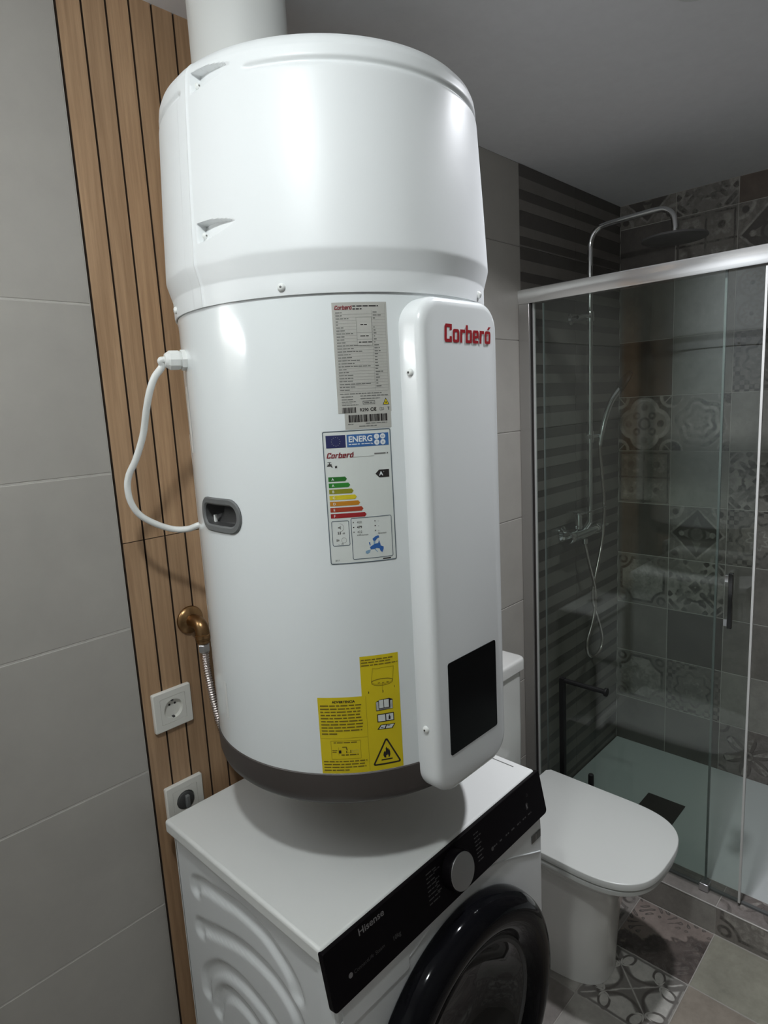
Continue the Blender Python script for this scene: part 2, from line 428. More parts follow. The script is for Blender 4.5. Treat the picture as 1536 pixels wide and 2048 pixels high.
# text as flat triangles in the (u, v) plane
def text2d(s, size, bold=0.0, shear=0.0, align='LEFT', spacing=1.0, width=None):
    cu = bpy.data.curves.new('t', 'FONT'); cu.body = s; cu.size = size; cu.offset = bold; cu.shear = shear
    cu.align_x = align; cu.space_character = spacing; cu.resolution_u = 4; cu.fill_mode = 'FRONT'
    o = bpy.data.objects.new('t', cu); me = bpy.data.meshes.new_from_object(o)
    vs = [(v.co.x, v.co.y) for v in me.vertices]; fs = [tuple(p.vertices) for p in me.polygons]
    bpy.data.objects.remove(o); bpy.data.meshes.remove(me); bpy.data.curves.remove(cu)
    if width and vs:
        x0 = min(v[0] for v in vs); x1 = max(v[0] for v in vs); k = width/(x1 - x0)
        vs = [((v[0] - x0)*k, v[1]) for v in vs]
    return vs, fs
def clip_u(pts, c, keep_less):
    out = []; n = len(pts); sg = 1 if keep_less else -1
    for i in range(n):
        a, b = pts[i], pts[(i + 1) % n]; da, db = sg*(c - a[0]), sg*(c - b[0])
        if da >= 0: out.append(a)
        if da*db < 0: t = da/(da - db); out.append((c, a[1] + (b[1] - a[1])*t))
    return out
class Flat:
    """flat print collected per ink in (u, v), laid on a surface by to3(u, v, lift); wide shapes are cut so they follow a curved surface"""
    STEP = 0.0075
    def __init__(s, to3): s.to3 = to3; s.d = {}
    def poly(s, ink, pts, lift=1):
        mb = s.d.setdefault(ink, MB()); u0, u1 = min(p[0] for p in pts), max(p[0] for p in pts)
        k = max(1, math.ceil((u1 - u0)/s.STEP - 0.4))
        for i in range(k):
            q = pts
            if i > 0: q = clip_u(q, u0 + (u1 - u0)*i/k, False)
            if i < k - 1: q = clip_u(q, u0 + (u1 - u0)*(i + 1)/k, True)
            if len(q) > 2: mb.add([s.to3(u, v, lift) for u, v in q], [tuple(range(len(q)))])
    def rect(s, ink, u0, u1, v0, v1, lift=1): s.poly(ink, [(u0, v0), (u1, v0), (u1, v1), (u0, v1)], lift)
    def frame(s, ink, outer, inner, lift=1):
        n = len(outer)
        for i in range(n):
            j = (i + 1) % n
            if math.hypot(outer[i][0] - outer[j][0], outer[i][1] - outer[j][1]) > 1e-6: s.poly(ink, [outer[i], outer[j], inner[j], inner[i]], lift)
    def rframe(s, ink, u0, u1, v0, v1, t, r=0.0, lift=1):
        s.frame(ink, rrect(u0, u1, v0, v1, max(r, 1e-5), 3), rrect(u0 + t, u1 - t, v0 + t, v1 - t, max(r - t, 1e-5), 3), lift)
    def disc(s, ink, cu, cv, r, n=14, lift=1): s.poly(ink, [(cu + r*math.cos(2*pi*k/n), cv + r*math.sin(2*pi*k/n)) for k in range(n)], lift)
    def text(s, ink, t, u, v, size, lift=1, **k):
        vs, fs = text2d(t, size, **k); mb = s.d.setdefault(ink, MB()); mb.add([s.to3(u + a, v + b, lift) for a, b in vs], fs)
    def words(s, ink, u0, u1, v, h, lift=1, wl=(3, 9)):
        u = u0
        while u < u1 - h*0.8:
            L = min(rnd.uniform(*wl)*h*0.75, u1 - u); s.rect(ink, u, u + L, v, v + h, lift); u += L + h*0.8
    def build(s, parent, names={}):
        for ink, mb in s.d.items():
            o = obj(names.get(ink, 'lettering'), mb, M[ink], parent, smooth=False)
            if o.name.startswith('lettering'): o['kind'] = 'stuff'

def logo_polys(w_, h_, shear=0.06):
    """squarish heavy red wordmark; returns (vertices, faces) in a box w_ wide with capitals h_ high"""
    P = []; t = .20; x = 0.0; xh = .74
    def R4(a, b, c, d): P.append([(a, c), (b, c), (b, d), (a, d)])
    def ring(a, b, c, d, r=.12): 
        o, i = rrect(a, b, c, d, r, 3), rrect(a + t*.92, b - t*.92, c + t*.8, d - t*.8, .04, 3)
        for k in range(len(o)): P.append([o[k], o[(k+1) % len(o)], i[(k+1) % len(o)], i[k]])
    # C
    P.append([(x + .10, 1), (x + .66, 1), (x + .66, .82), (x + .19, .82), (x, .86)]); P.append([(x, .86), (x + .21, .82), (x + .21, .18), (x, .12)]); P.append([(x, .12), (x + .21, .18), (x + .66, .18), (x + .66, 0), (x + .09, 0)]); R4(x + .46, x + .66, .18, .33); R4(x + .46, x + .66, .67, .82); x += .75
    ring(x, x + .58, 0, xh); x += .67                                   # o
    R4(x, x + t, 0, xh); P.append([(x + t, xh), (x + .46, xh), (x + .46, xh - .18), (x + t, xh - .18)]); x += .53   # r
    R4(x, x + t, 0, 1); ring(x, x + .58, 0, xh, .08); x += .67          # b
    R4(x + .03, x + .55, 0, .16); R4(x, x + t, .05, xh - .06); R4(x + .05, x + .53, xh - .16, xh); R4(x + .38, x + .58, .30, xh - .05); R4(x + t, x + .58, .29, .43); x += .67   # e
    R4(x, x + t, 0, xh); P.append([(x + t, xh), (x + .46, xh), (x + .46, xh - .18), (x + t, xh - .18)]); x += .53   # r
    ring(x, x + .58, 0, xh); P.append([(x + .22, xh + .07), (x + .40, xh + .07), (x + .60, xh + .25), (x + .36, xh + .25)]); x += .60   # o with accent
    vs, fs = [], []
    for q in P:
        o = len(vs); vs += [((a + b*shear)*w_/x, b*h_, o*2.5e-6) for a, b in q]; fs.append(tuple(range(o, o + len(q))))
    return vs, fs

# ------------------------------------------------------------------ the room
def uv_tile(name, corners, m, depth, parent, cham=0.0012, uvr=(0, 1, 0, 1), wobble=True):
    """one tile: corners = 4 points counter-clockwise seen from the room (bottom-left first); depth = vector into the wall"""
    c = [Vector(p) for p in corners]; mid = sum(c, Vector())/4; d = Vector(depth)
    ins = [p + ((c[(i+1) % 4] - p).normalized() + (c[(i-1) % 4] - p).normalized())*cham*1.2 for i, p in enumerate(c)]
    mbv = ins + [p + d.normalized()*cham for p in c] + [p + d for p in c]
    fs = [(0, 1, 2, 3)] + [(4+i, 4+(i+1) % 4, (i+1) % 4, i) for i in range(4)] + [(8+i, 8+(i+1) % 4, 4+(i+1) % 4, 4+i) for i in range(4)]
    me = bpy.data.meshes.new(name); me.from_pydata([tuple(p) for p in mbv], [], fs); me.update()
    uvl = me.uv_layers.new(name='UV'); u0, u1, v0, v1 = uvr; q = [(u0, v0), (u1, v0), (u1, v1), (u0, v1)]
    for p in me.polygons:
        for li in p.loop_indices: uvl.data[li].uv = q[me.loops[li].vertex_index % 4]
    me.materials.append(m)
    o = bpy.data.objects.new(name, me); C.objects.link(o); o.parent = parent
    return o
G = 0.0012  # half joint
TH = 0.008
wall_back = struct('wall_back', MB().box(XL - .1, XR + .1, 0.0125, 0.1125, -0.1, CEIL + 0.1), M['grout'])
wall_right = struct('wall_right', MB().box(XR + 0.0012, XR + 0.107, YF - .1, 0.007, -0.1, CEIL + .1), M['grout'])
wall_left = struct('wall_left', MB().box(XL - .1, XL, YF - .1, 0.0125, -.1, CEIL + .1), M['white_wall'])
wall_front = struct('wall_front', MB().box(XL - .1, XR + .1, YF - .1, YF, -.1, CEIL + .1), M['plaster'])
ceiling = struct('ceiling', MB().box(XL - .1, XR + .1, YF - .1, 0.107, CEIL, CEIL + .1), M['ceiling'])
floor = struct('floor', MB().box(XL - .1, XR + .1, YF - .1, 0.107, -.12, -0.0010), M['grout_mid'])

# large stone-grey tiles on the back wall, left and right of the wood strip
def back_tile(x0, x1, z0, z1, m=M['grey_tile']):
    return uv_tile('tile', [(x0, 0, z0), (x1, 0, z0), (x1, 0, z1), (x0, 0, z1)], m, (0, TH, 0), wall_back)
def rows(zoff, h=0.3):
    zs = []; k = math.floor((0 - zoff)/h)
    while zoff + k*h < CEIL:
        z0, z1 = max(0, zoff + k*h), min(CEIL, zoff + (k + 1)*h)
        if z1 - z0 > 0.015: zs.append((z0, z1))
        k += 1
    return zs
obj('grout_bed', MB().box(XL, -0.0022, 0.0009, 0.0127, 0, CEIL), M['grout'], wall_back, smooth=False)
obj('grout_bed', MB().box(0.609, XR, 0.0012, 0.0127, 0, CEIL), M['grout_grey'], wall_back, smooth=False)
for z0, z1 in [q for q in rows(1.840) if q[1] < 1.85] + [(1.84, CEIL)]:
    for x0, x1 in ((XL, -0.9), (-0.9, -0.002)): back_tile(x0 + G, x1 - G, z0 + G, z1 - G)
for z0, z1 in rows(1.826):
    for x0, x1 in ((0.61, 1.42),): back_tile(x0 + G, x1 - G, z0 + G, z1 - G)
# relief tiles with dark and light bands, inside the shower
BANDS = [(0.038, 0), (0.040, 1), (0.030, 0), (0.034, 1), (0.048, 0), (0.032, 1), (0.026, 0), (0.052, 1)]
M['band_light'] = noisy('band_light', (0.20, 0.182, 0.165), (0.17, 0.155, 0.14), 14, 0.42, bump=0.06)
M['band_dark'] = noisy('band_dark', (0.098, 0.088, 0.081), (0.078, 0.07, 0.064), 14, 0.42, bump=0.06)
def band_tile(x0, x1, z0, z1, zt):
    v, f, mi = [], [], []; z = zt; k = 0
    prof = []
    while z > z0 + 1e-4:
        hgt, d = BANDS[k % len(BANDS)]
        a, b = min(z, z1), max(z - hgt, z0)
        if a > b: prof.append((a, b, d))
        z -= hgt; k += 1
    for a, b, d in prof:      # each band is a shallow slope: proud at its lower edge
        o = len(v); y0, y1 = (0.001, -0.003) if d else (-0.001, 0.001)
        v += [(x0, y1, b), (x1, y1, b), (x1, y0, a), (x0, y0, a), (x0, TH, b), (x1, TH, b), (x1, TH, a), (x0, TH, a)]
        f += [(o, o+1, o+2, o+3), (o+4, o+5, o+1, o), (o+3, o+2, o+6, o+7), (o+1, o+5, o+6, o+2), (o+4, o, o+3, o+7)]; mi += [1 - d]*5
    me = bpy.data.meshes.new('tile'); me.from_pydata(v, [], f); me.update()
    me.materials.append(M['band_light']); me.materials.append(M['band_dark'])
    me.polygons.foreach_set('material_index', mi)
    o = bpy.data.objects.new('tile', me); C.objects.link(o); o.parent = wall_back
for z0, z1 in rows(1.826):
    band_tile(1.42 + G, 1.80 - G*0.6, z0 + G, z1 - G, z1); band_tile(1.80 + G*0.6, XR - G, z0 + G, z1 - G, z1)
# oak-look slat strip: boards with dark grooves, butt joint at z = 1.405
MBg = MB().box(-0.0035, 0.609, 0.0105, 0.0127, 0, CEIL)
obj('groove_backing', MBg, M['groove'], wall_back, smooth=False)
PB = 0.0434
for i in range(14):
    x0, x1 = i*PB + 0.0018, min((i + 1)*PB - 0.0018, 0.608)
    for z0, z1 in ((0, 0.205), (0.2065, 1.4045), (1.406, CEIL)):
        o = obj('slat', MB().box(x0, x1, 0.0, 0.0112, z0, z1), M['wood'], wall_back, smooth=False)
        o.data.materials.append(M['groove'])
        for p in o.data.polygons: p.material_index = 0 if p.normal.y < -0.5 else 1
# right wall: decorated tiles, 11 rows x 9 columns
HB, WB, ZB = 0.2246, 0.2193, 1.8402
GRID = {0: ['star', 'damask', 'plain_brown', 'lace'], 1: ['plain_dark', 'fleur', 'star', 'plain_dark'], 2: ['plain_mid', 'plain_light', 'roundel', 'leaf'],
        3: ['plain_brown', 'plain_light', 'lace', 'plain_dark'], 4: ['quatrefoil', 'rose', 'plain_light', 'plain_brown'], 5: ['fleur', 'plain_light', 'damask', 'leaf'],
        6: ['plain_dark', 'star', 'lace', 'cloud'], 7: ['cloud', 'damask', 'plain_mid', 'plain_tan'], 8: ['plain_mid', 'plain_dark', 'plain_mid', 'fleur'],
        9: ['cloud', 'lace', 'plain_light', 'rose'], 10: ['plain_dark', 'plain_dark', 'leaf', 'plain_mid']}
allk = ['quatrefoil', 'rose', 'fleur', 'star', 'cloud', 'damask', 'lace', 'leaf', 'plain_dark', 'plain_mid', 'plain_light', 'plain_brown']
def row_z(r): return ZB + HB*(2 - r), ZB + HB*(3 - r)     # bottom, top of row r
for r in range(0, 11):
    z0, z1 = row_z(r); fz0 = 0.0; fz1 = 1.0
    if z1 > CEIL: fz1 = (CEIL - z0)/HB; z1 = CEIL
    if z0 < 0.03: fz0 = (0.03 - z0)/HB; z0 = 0.03
    for c in range(9):
        y0, y1 = -c*WB, -(c + 1)*WB; fu = 1.0
        if y1 < YF: fu = (y0 - YF)/WB; y1 = YF
        k = GRID[r][c] if c < 4 else rnd.choice(allk)
        uv_tile('tile', [(XR, y0 - G, z0 + G), (XR, y1 + G, z0 + G), (XR, y1 + G, z1 - G), (XR, y0 - G, z1 - G)], M[k], (TH, 0, 0), wall_right, uvr=(0, fu, fz0, fz1))
# floor tiles
FT = 0.2246; FX, FY = 1.136, -0.674
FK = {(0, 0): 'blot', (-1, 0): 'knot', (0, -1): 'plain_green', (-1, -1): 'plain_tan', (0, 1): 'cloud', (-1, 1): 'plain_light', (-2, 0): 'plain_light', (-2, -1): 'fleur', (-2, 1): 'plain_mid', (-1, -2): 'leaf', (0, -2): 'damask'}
for i in range(-14, 1):
    for j in range(-6, 4):
        x0, x1, y0, y1 = FX + i*FT, FX + (i + 1)*FT, FY + j*FT, FY + (j + 1)*FT
        cx0, cx1, cy0, cy1 = max(x0, XL), x1, max(y0, YF), min(y1, 0)
        if cx1 - cx0 < .02 or cy1 - cy0 < .02: continue
        k = FK.get((i, j)) or rnd.choice(['plain_light', 'plain_tan', 'plain_mid', 'fleur', 'cloud', 'leaf', 'knot', 'damask'])
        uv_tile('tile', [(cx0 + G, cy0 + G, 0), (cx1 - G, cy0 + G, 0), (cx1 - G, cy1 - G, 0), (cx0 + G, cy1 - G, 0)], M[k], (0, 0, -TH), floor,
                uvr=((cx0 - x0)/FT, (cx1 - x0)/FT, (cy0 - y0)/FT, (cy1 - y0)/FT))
# shower curb: tiled kerb with a metal edge strip
XC, ZC = 1.363, 0.093
curb = struct('trim_1', MB().box(XC + .001, 1.474, YF, 0.0, -0.005, ZC - .001), M['grout_mid'], smooth=False)
for j in range(-6, 4):
    y0, y1 = max(FY + j*FT, YF), min(FY + (j + 1)*FT, 0.0)
    if y1 - y0 < 0.02: continue
    k = {0: 'plain_light', 1: 'plain_light', -1: 'cloud', 2: 'damask'}.get(j, 'plain_light')
    uv_tile('tile', [(XC, y1 - G, 0.001), (XC, y0 + G, 0.001), (XC, y0 + G, ZC - 0.004), (XC, y1 - G, ZC - 0.004)], M[k], (TH, 0, 0), curb, uvr=(0, 1, 0, 0.42))
    k = {0: 'plain_mid', 1: 'plain_mid', -1: 'leaf'}.get(j, 'plain_mid')
    uv_tile('tile', [(XC + 0.004, y0 + G, ZC), (1.472, y0 + G, ZC), (1.472, y1 - G, ZC), (XC + 0.004, y1 - G, ZC)], M[k], (0, 0, -TH), curb, uvr=(0, 0.45, 0, 1))
obj('edge_strip', MB().box(XC - 0.0006, XC + 0.0036, YF, 0.0, ZC - 0.0036, ZC + 0.0006), mat('edge_strip_metal', (0.62, 0.6, 0.57), 0.35, 0.6), curb, bevel=0.001)

# ------------------------------------------------------------------ lamps
def downlight(x, y, power, beam, dia, col, label):
    t = thing('ceiling_downlight', label, 'lamp', (x, y, CEIL))
    q = dia/2
    obj('trim_ring', MB().lathe([(q, 0), (q + .018, 0), (q + .016, -0.004), (q + .004, -0.006), (q, -0.002)], (x, y, CEIL), n=40, cap=False), M['white_plastic'], t)
    if beam is None:
        m = mat('glowing_lens', col, 0.5, emit=power)
        obj('lens', MB().lathe([(q, -.0005), (q, -.010), (q*.95, -.018), (q*.78, -.026), (q*.45, -.032), (0, -.034)], (x, y, CEIL), n=32), m, t)
    else:
        ld = bpy.data.lights.new('lamp', 'AREA'); ld.shape = 'DISK'; ld.size = dia; ld.energy = power; ld.color = col; ld.spread = R(beam)
        lo = bpy.data.objects.new('lamp', ld); C.objects.link(lo); lo.location = (x, y, CEIL - 0.003); lo.parent = t
    put(t)
downlight(*LAMPS[0], 'round ceiling lamp with a shallow glowing dome, in front of the wood strip')
downlight(*LAMPS[1], 'round recessed ceiling spot in front of the toilet, towards the shower')
# lamp bar on the tiled wall, left of the frame
lb = thing('lamp_bar', 'slim glowing lamp bar on the grey tiled wall left of the wood strip', 'lamp', (-0.62, 0, 1.84))
obj('bracket', MB().box(-.67, -.57, -.035, -.0005, 1.825, 1.858), M['chrome'], lb, bevel=.003)
M['led'] = mat('led_bar', (0.95, 0.98, 1.0), 0.5, emit=BAR)
obj('light_bar', MB().box(-.95, -.385, -.070, -.0352, 1.818, 1.865), M['led'], lb, bevel=.006); put(lb)

# ------------------------------------------------------------------ water heater
HX, HY, HR = 0.302, -0.296, 0.266
def hc(th, r, z): return (HX + r*math.cos(R(th)), HY + r*math.sin(R(th)), z)
heater = thing('water_heater', 'tall white wall-hung cylindrical water heater with a narrow control box, above the washing machine', 'water heater', (HX, HY, 1.0))
ZB0, ZT0 = 1.066, 1.797
def rr2(x0, x1, y0, y1, r, n=6, ns=10):
    out = []; P = rrect(x0, x1, y0, y1, r, n); m = n + 1
    for k in range(4):
        arc = P[k*m:(k+1)*m]; out += arc
        a, b = arc[-1], P[((k + 1)*m) % (4*m)]
        out += [(a[0] + (b[0]-a[0])*i/ns, a[1] + (b[1]-a[1])*i/ns) for i in range(1, ns)]
    return out
GT, GZ = 179.0, 1.4785                      # recessed grip: azimuth, height
def gp(u, v, r): return hc(GT + math.degrees(u/HR), r, GZ + v)
mb = MB()
T0, T1, Z0, Z1 = GT - 15, GT + 15, GZ - 0.042, GZ + 0.042
ths = [T1 + (330.0)*i/110 for i in range(111)]
zs = [ZB0, ZB0 + .004, Z0, Z1, 1.778, 1.7835, 1.786, 1.790, ZT0]
rz = {1.7835: HR + .0002, 1.786: HR + .0010, 1.790: HR + .0012}
for i in range(110):
    for j in range(len(zs) - 1):
        mb.add([hc(ths[i], rz.get(zs[j], HR), zs[j]), hc(ths[i+1], rz.get(zs[j], HR), zs[j]), hc(ths[i+1], rz.get(zs[j+1], HR), zs[j+1]), hc(ths[i], rz.get(zs[j+1], HR), zs[j+1])], [(0, 1, 2, 3)])
th2 = [T0 + 30.0*i/10 for i in range(11)]
for i in range(10):
    for j in (0, 1, 3, 4, 5, 6, 7):
        mb.add([hc(th2[i], rz.get(zs[j], HR), zs[j]), hc(th2[i+1], rz.get(zs[j], HR), zs[j]), hc(th2[i+1], rz.get(zs[j+1], HR), zs[j+1]), hc(th2[i], rz.get(zs[j+1], HR), zs[j+1])], [(0, 1, 2, 3)])
ua = R(15)*HR
outer = rr2(-ua, ua, -0.042, 0.042, 1e-4); inner = rr2(-0.0545, 0.0545, -0.025, 0.025, 0.023)
n = len(outer)
mid_ = [((a[0]+b[0])/2, (a[1]+b[1])/2) for a, b in zip(outer, inner)]
mb.add([gp(*p, HR) for p in outer] + [gp(*p, HR) for p in mid_] + [gp(*p, HR) for p in inner],
       [(k*n + i, k*n + (i+1) % n, (k+1)*n + (i+1) % n, (k+1)*n + i) for k in (0, 1) for i in range(n)])
body = obj('tank_casing', mb, M['white_sheet'], heater)
body.data.normals_split_custom_set_from_vertices([((v.co.x - HX)/HR, (v.co.y - HY)/HR, 0.0) for v in body.data.vertices])
# grip
mb = MB(); rings = []
for ins, rr_ in ((-0.003, HR - .001), (-0.003, HR + .0018), (-0.001, HR + .0032), (0.006, HR + .0028), (0.0085, HR + .0005), (0.0095, HR - .016), (0.012, HR - .026)):
    rings.append([gp(u, v, rr_) for u, v in rr2(-0.0545 + ins, 0.0545 - ins, -0.025 + ins, 0.025 - ins, max(0.023 - ins, 0.004))])
mb.rings(rings[:5], False, False)
grip = obj('grip_recess', mb, M['grip_grey'], heater)
# bowl: ceiling of the pocket dips in, the lower half slopes out towards the viewer
bowl = []
for ins, rr_ in ((0.0085, HR + .0004), (0.0095, HR - .016)): bowl.append([gp(u, v, rr_) for u, v in rr2(-0.0545 + ins, 0.0545 - ins, -0.025 + ins, 0.025 - ins, max(0.023 - ins, 0.004))])
bowl.append([gp(u, v, HR - .03 + (0.012 if v < -0.004 else 0)) for u, v in rr2(-0.041, 0.041, -0.0125, 0.0125, 0.01)])
obj('pocket', MB().rings(bowl, False, True), M['grip_dark'], grip)
obj('catch', MB().box(HX - HR + 0.012, HX - HR + 0.016, HY + 0.036, HY + 0.040, GZ - 0.018, GZ - 0.004), M['white_plastic'], grip, smooth=False)

# bell-shaped top cover with groove, two screw pockets and a seam rib
PR = [(1.7945, .2675), (1.7945, .2700), (1.797, .2704), (1.8225, .2704), (1.8240, .2706), (1.8255, .2711), (1.850, .2777), (1.8520, .2781), (1.8545, .2783), (1.862, .2780), (1.95, .2735), (2.078, .2660), (2.100, .2640), (2.111, .2625), (2.120, .2585), (2.128, .2510), (2.133, .2410), (2.135, .2300), (2.136, .10)]
def prof(z):
    for (z0, r0), (z1, r1) in zip(PR[1:], PR[2:]):
        if z0 <= z <= z1: return r0 + (r1 - r0)*(z - z0)/(z1 - z0)
    return PR[1][1]
def sst(x, a, b):
    t = max(0, min(1, (x - a)/(b - a))); return t*t*(3 - 2*t)
def dimple(th, z, zc, t0, t1):
    t = (th - t0)/(t1 - t0)
    if t < -0.06 or t > 1: return 0
    tt = max(t, 0); h = 0.0128*(1 - tt**1.9); c = zc + 0.005*tt
    m_ = 1 - sst(abs(z - c), h - 0.0010, h + 0.0008)
    return 0.0165*m_*(1 - tt)**0.6*sst(t, -0.04, 0.01)*(0.42 + 0.58*max(0, min(1, (z - c + h)/(2*h + 1e-6))))
def surf(th, z):
    r = prof(z)
    g = math.exp(-((z - 2.091)/0.0036)**2)*0.0045
    gm = sst(th, 205, 208) if th > 180 else 1.0
    if 177 < th < 181.5: gm = 1 - sst(th, 178, 181)
    if 181.5 <= th < 205: gm = 0
    r -= g*gm
    r += 0.0016*math.exp(-((th - 183.6)/0.42)**2)*(1 if z < 2.125 else 0.6) + (0.0005 if 178 < th <= 183.6 else 0)
    r -= dimple(th, z, 1.8945, 186.0, 201.0) + dimple(th, z, 2.0955, 186.2, 202.0)
    return r
def frange(a, b, s):
    k = max(1, round((b - a)/s)); return [a + (b - a)*i/k for i in range(k)]
tl = frange(0, 176, 2.5) + frange(176, 204, 0.28) + frange(204, 210, 0.6) + frange(210, 360, 2.5)
zl = [1.7945, 1.7975, 1.81, 1.8205, 1.8225, 1.8240, 1.8255, 1.8275, 1.838, 1.848, 1.850, 1.8520, 1.8545, 1.857, 1.864, 1.870, 1.876] + frange(1.880, 1.9125, 0.0013) + frange(1.9125, 2.07, 0.02) + frange(2.07, 2.112, 0.0014) + [2.112, 2.116, 2.120, 2.124, 2.128, 2.1305, 2.133, 2.1345]
rings = [[hc(t, .2675, 1.7945) for t in tl]] + [[hc(t, surf(t, z), z) for t in tl] for z in zl] + [[hc(t, .23, 2.135) for t in tl], [hc(t, .10, 2.136) for t in tl]]
obj('top_cover', MB().rings(rings, False, True), M['white_cover'], heater, ang=60)
def screw(parent, p, nrm, r=0.0052):
    p = Vector(p); q = Vector(nrm).normalized().to_track_quat('Z', 'Y')
    mb = MB().lathe([(r, 0), (r*0.97, r*0.3), (r*0.75, r*0.62), (r*0.36, r*0.8)], n=18)
    mb.v = [tuple(p + q @ Vector(v)) for v in mb.v]
    s = obj('screw', mb, M['white_plastic'], parent)
    mb = MB().lathe([(r*0.3, r*0.70), (r*0.3, r*0.82)], n=10); mb.v = [tuple(p + q @ Vector(v)) for v in mb.v]
    if parent != heater: return s
    obj('screw_socket', mb, M['ink_grey'], s); return s
for zc in (1.891, 2.092): screw(heater, hc(187.2, prof(zc) - 0.0075, zc), (0.0, -1.0, 0.0), 0.0048)
for th in (213.4, 160.5, 100, 290, 330): screw(heater, hc(th, .2704, 1.8055), (math.cos(R(th)), math.sin(R(th)), 0), 0.0058)
# dark cap at the foot
obj('bottom_cap', MB().lathe([(.2662, 1.0675), (.2676, 1.066), (.2672, 1.030), (.264, 1.018), (.257, 1.010), (.245, 1.0065), (.12, 1.004), (.0, 1.004)], (HX, HY, 0), n=120), M['brown_cap'], heater)
for dx in (-0.1, 0.1): obj('pipe_stub', MB().lathe([(0.0125, 0), (0.0125, -0.03)], (HX + dx, HY + 0.13, 1.0045), n=20), M['steel'], heater)
obj('wall_bracket', MB().box(HX - .14, HX + .14, -0.05, -0.001, 1.15, 1.60), M['white_plastic'], heater, smooth=False)
# control box
BX0, BX1, BZ0, BZ1, BY = 0.2045, 0.3975, 1.013, 1.788, -0.585
mb = MB(); rings = []
for ins, y in ((0.0015, -0.46), (0.0, -0.5), (0.0, BY + 0.013), (0.001, BY + 0.008), (0.0038, BY + 0.0038), (0.008, BY + 0.001), (0.013, BY)):
    rings.append([(x, y, z) for x, z in rrect(BX0 + ins, BX1 - ins, BZ0 + ins, BZ1 - ins, 0.042 - ins*0.7, 10)])
box = obj('control_box', MB().rings(rings, False, True), M['white'], heater, ang=50)
fl = Flat(lambda u, v, l: (u, BY - 0.0004*l, v))
vs, fs = logo_polys(0.1165, 0.0262)
mb = MB().add([(0.2565 + u, BY - 0.0004 - k, 1.7235 + v) for u, v, k in vs], fs); obj('logo', mb, M['red'], box, smooth=False)
obj('display', MB().prism(rrect(0.2355, 0.3655, 1.078, 1.234, 0.004, 4), lambda u, v, h: (u, h, v), BY + 0.0002, BY - 0.0012), M['black_display'], box, ang=30)
for z in (1.6815, 1.130):
    screw(box, (BX0 - 0.0003, -0.5625, z), (-1, 0, 0), 0.0058)
    obj('screw_socket', MB().lathe([(0.0017, 0.0041), (0.0017, 0.0049)], (BX0 - .0003, -0.5625, z), axis='-x', n=10), M['ink'], box)

# --- labels on the casing: (u, v) = arc length and height
def on_tank(th0, ztop): return lambda u, v, l: hc(th0 + math.degrees(u/HR), HR + 0.00035*l, ztop + v)
def backing(name, to3, poly_x, m, label, nu=10):
    """poly_x: list of (u0, u1, v0, v1) rectangles"""
    mb = MB()
    for u0, u1, v0, v1 in poly_x:
        for k in range(nu):
            a, b = u0 + (u1-u0)*k/nu, u0 + (u1-u0)*(k+1)/nu
            mb.add([to3(a, v0, 1), to3(b, v0, 1), to3(b, v1, 1), to3(a, v1, 1)], [(0, 1, 2, 3)])
    o = obj(name, mb, M[m], heater, smooth=False); o['label'] = label; return o
LF = 2
# rating plate
t3 = on_tank(-132.2, 1.7815)
rp = backing('rating_label', t3, [(0, .0785, -.153, 0)], 'mat_grey', 'grey rating plate printed with a table and a red logo')
F = Flat(t3)
vs, fs = logo_polys(0.024, 0.0056, 0.2); F.d['dark_red'] = MB().add([t3(.0035 + u, -.0098 + v, LF + k*2000) for u, v, k in vs], fs)
F.words('ink', .029, .066, -.0062, .0016, LF); F.words('ink', .029, .042, -.0100, .0014, LF)
v = -.0145; k = 0
rl = [.009, .009, .018, .003, .003, .012, .012, .024, .011, .011, .012, .046, .023, .035, .018, .021, .031, .023, .046, .011, .014, .021, .02, .021, .046, .022, .014]
rv = [.006, .012, .003, 0, 0, .002, .003, .004, .002, .004, .002, .007, .008, .009, .005, .005, .004, .004, .005, .004, .011, .004, .006, .003, .003, .009, .0]
for a, b in zip(rl, rv):
    F.words('ink_grey', .0045, .0045 + a, v, .0012, LF)
    if b: F.words('ink_grey', .0575, .0575 + b, v, .0013, LF)
    F.rect('ink_pale', .003, .0755, v - .00195, v - .0017, LF); v -= .0041
F.rect('ink_pale', .0555, .0558, v + .0025, -.0115, LF); F.rect('ink_pale', .0755, .0758, v + .0025, -.003, LF)
F.rect('mat_grey', .0335, .055, -.059, -.021, LF + .3)
F.rframe('ink_grey', .033, .0553, -.0595, -.0205, .0003, 0, LF + .6)
for vv in (-.042, -.051): F.rect('ink_grey', .033, .0553, vv, vv + .0003, LF + .6)
for (a, b, vv) in ((.039, .05, -.0315), (.038, .052, -.047), (.0355, .0545, -.0555)): F.words('ink', a, b, vv, .0014, LF + .6)
for (a, b, vv) in ((.004, .065, -.1265), (.006, .0225, -.1305), (.033, .074, -.1300), (.006, .0225, -.1343), (.033, .062, -.1339)): F.words('ink_grey', a, b, vv, .0012, LF)
F.words('ink_grey', .006, .026, -.1375, .0011, LF); F.words('ink_pale', .006, .02, -.1398, .0009, LF); F.words('ink_grey', .006, .03, -.1420, .0009, LF)
F.rframe('ink_grey', .036, .054, -.1415, -.1365, .0007, 0, LF); F.words('ink_grey', .038, .052, -.1398, .0013, LF)
F.poly('ink', [(.0655, -.1432), (.0755, -.1432), (.0705, -.1335)], LF); F.poly('yellow', [(.0668, -.1425), (.0742, -.1425), (.0705, -.1352)], LF + .6); F.disc('ink', .0705, -.140, .0011, lift=LF + 1)
u = .006
while u < .0245: wd = rnd.choice((.0005, .0008, .0014)); F.rect('ink', u, u + wd, -.1528, -.1449, LF); u += wd + rnd.choice((.0003, .0005, .0008))
